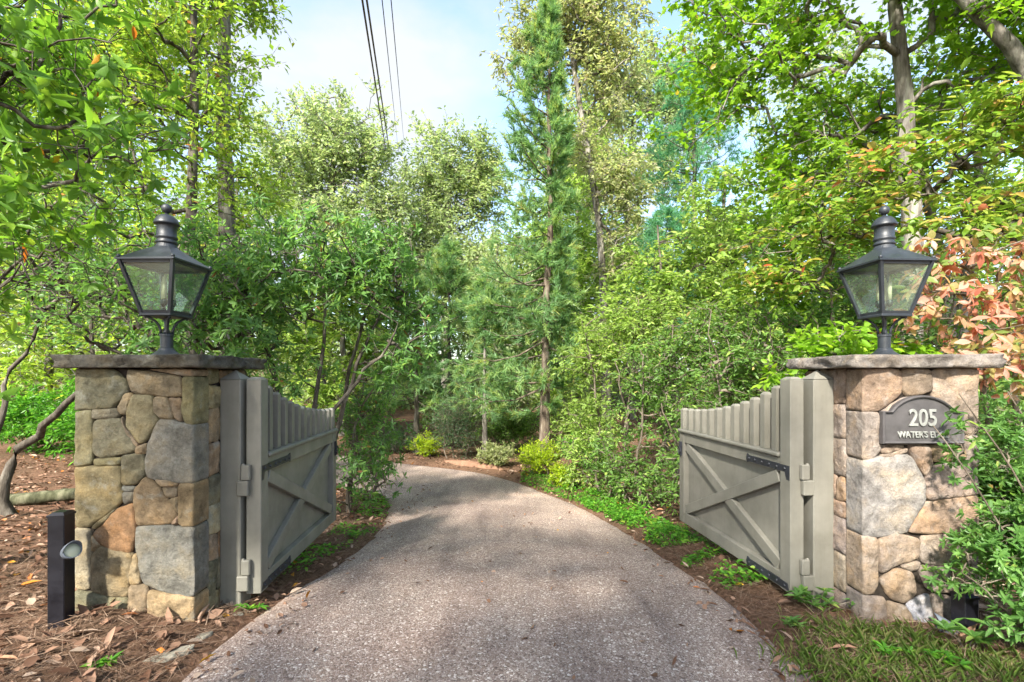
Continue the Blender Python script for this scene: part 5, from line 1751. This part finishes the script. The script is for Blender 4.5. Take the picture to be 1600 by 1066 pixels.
rock('edging_stone', 'long pale edging stone beside the drive at lower left', 262, 2.78, .12, .035, .04, .75, 1)
rock('edging_stone', 'small tan edging stone nearer the post than the long pale one', 318, 3.02, .05, .03, .03, .8, 4)
rock('edging_stone', 'flat grey stone chip at the foot of the left gate post', 372, 3.32, .035, .025, .02, .3, 7)
rock('edging_stone', 'grey pebble on the drive edge by the left gate leaf', 421, 3.42, .022, .016, .016, .3, 9)


# ------------------------------------------------------------------ ground litter, straw, ivy, grass
def scatter(name, label, cat, pts, tm, ll, lw, mat, seed, tilt=.35, flat=True, lift=.012, z_up=False):
    rng = np.random.default_rng(seed)
    n = len(pts)
    z = ground_z(pts[:, 0], pts[:, 1])
    zr = prof(pts[:, 1]) + .034
    rd = road_dist(pts[:, 0], pts[:, 1])
    z = np.where(rd < .06, np.maximum(z, zr), z)
    P = np.column_stack([pts[:, :2], z + lift * rng.random(n) + .003])
    an = rng.random(n) * 2 * np.pi
    D = np.column_stack([np.cos(an), np.sin(an), rng.normal(size=n) * tilt])
    Nn = np.column_stack([rng.normal(size=(n, 2)) * tilt * 1.3, np.ones(n)])
    V, F, rv = leaves(P, D, Nn, sizes(ll, .28, rng, n), sizes(lw, .25, rng, n), tm, rng.random(n))
    o = link(name, np_mesh(name, V, F, rv), M[mat])
    tag(o, label, cat, kind='stuff')


def region(rng, n, x0, x1, y0, y1, dmin, dmax=99, powy=1.0, dens=None):
    x = rng.uniform(x0, x1, n * 2); y = y0 + (y1 - y0) * rng.random(n * 2) ** powy
    d = road_dist(x, y)
    k = (d > dmin) & (d < dmax)
    # not inside the pillars
    for c in (cxL, cxR):
        k &= ~((np.abs(x - c) < .4) & (np.abs(y - (FY + PIL_D / 2)) < .33))
    p = np.stack([x[k], y[k]], 1)
    if dens is not None:
        q = np.array([noise.noise(Vector((a * dens, b * dens, 4.2))) for a, b in p])
        p = p[q > -.05]
    return p[:n]


rng = np.random.default_rng(5)
p1 = region(rng, 11000, -12, -1.8, 2.0, 12.5, .02, powy=1.7)
p2 = region(rng, 1500, 1.7, 7, 2.2, 8, .03)
p3 = region(rng, 900, -3.5, 3, 8.5, 15, .02, 1.2)
scatter('leaf_litter', 'brown and orange fallen leaves covering the ground beside the drive', 'leaf litter', np.concatenate([p1, p2, p3]), 'l6', .085, .04, 'litter', 70, .4, lift=.03)
p1 = region(rng, 12000, -4.2, -1.7, 2.1, 5.6, -.03)
p2 = region(rng, 9000, 1.6, 3.6, 2.1, 5.4, -.03)
p3 = region(rng, 3500, -2.6, -1.5, 4.5, 8.5, -.05, .6)
scatter('pine_straw', 'reddish brown pine straw spread around the pillar feet', 'pine straw', np.concatenate([p1, p2, p3]), 'needle', .16, .0035, 'straw', 71, .16, lift=.045)
# a few leaves that blew onto the drive
x = np.r_[rng.uniform(-1.6, 1.6, 110), -1.8 + np.abs(rng.normal(size=160)) * .16, 1.62 - np.abs(rng.normal(size=200)) * .16]; y = 2.4 + 8 * rng.random(470) ** 1.6
k = road_dist(x, y) < 0.0
scatter('drive_leaves', 'few dead leaves scattered on the drive', 'leaf litter', np.stack([x[k], y[k]], 1), 'l6', .05, .026, 'litter', 72, .4, lift=.0)


def ivy(name, label, pts, seed, h=.1, ll=.045, mat='ivy'):
    rng = np.random.default_rng(seed)
    n = len(pts)
    z = ground_z(pts[:, 0], pts[:, 1])
    hh = h * (.5 + .5 * np.array([noise.noise(Vector((a * 3, b * 3, 1.1))) for a, b in pts]))
    P = np.column_stack([pts, z + np.maximum(.015, hh * rng.random(n) * 1.6)])
    an = rng.random(n) * 2 * np.pi
    D = np.column_stack([np.cos(an), np.sin(an), rng.normal(size=n) * .3])
    Nn = np.column_stack([rng.normal(size=(n, 2)) * .45, np.ones(n)])
    V, F, rv = leaves(P, D, Nn, sizes(ll, .25, rng, n), sizes(ll * .62, .2, rng, n), 'l6', rng.random(n))
    o = link(name, np_mesh(name, V, F, rv), M[mat])
    tag(o, label, 'ground cover', kind='stuff')


p1 = region(rng, 7000, 1.2, 2.45, 3.75, 8.8, .06, .62, dens=2.0)
p2 = region(rng, 3000, .2, 2.0, 7.4, 11, .0, .7)
ivy('ivy_ground_cover', 'bright green ivy ground cover under the right gate leaf along the drive', np.concatenate([p1, p2]), 73, .13, .042)
p1 = region(rng, 1200, -2.6, -1.6, 4.0, 6.0, .0, .4, dens=2.6)
p2 = region(rng, 2000, -2.9, -1.6, 5.6, 9.5, -.06, .5, dens=1.6)
ivy('ivy_ground_cover', 'broken patches of green ivy along the left edge of the drive', np.concatenate([p1, p2]), 74, .1, .045)


def grass():
    rng = np.random.default_rng(75)
    n = 5200
    cl = np.array([(1.75, 2.68), (2.0, 2.72), (2.25, 2.72), (2.5, 2.7), (1.9, 2.5), (2.2, 2.45), (2.7, 2.55), (2.35, 2.9), (2.05, 2.95), (2.9, 2.5), (2.5, 2.35), (3.1, 2.4)])
    c = cl[rng.integers(0, len(cl), n)] + rng.normal(size=(n, 2)) * .13
    z = ground_z(c[:, 0], c[:, 1])
    z = np.where(road_dist(c[:, 0], c[:, 1]) < .05, np.maximum(z, prof(c[:, 1]) + .02), z)
    P = np.column_stack([c, z])
    an = rng.random(n) * 2 * np.pi
    lean = rng.uniform(.25, 1.4, n)
    D = np.column_stack([np.cos(an) * lean, np.sin(an) * lean, np.ones(n)])
    Nn = np.column_stack([-np.cos(an), -np.sin(an), lean])
    V, F, rv = leaves(P, D, Nn, sizes(.05, .4, rng, n), np.full(n, .0034), 'd4', rng.random(n))
    o = link('grass', np_mesh('grass', V, F, rv), M['grass'])
    tag(o, 'thin patchy grass at the foot of the pale pillar', 'grass', kind='stuff')


grass()
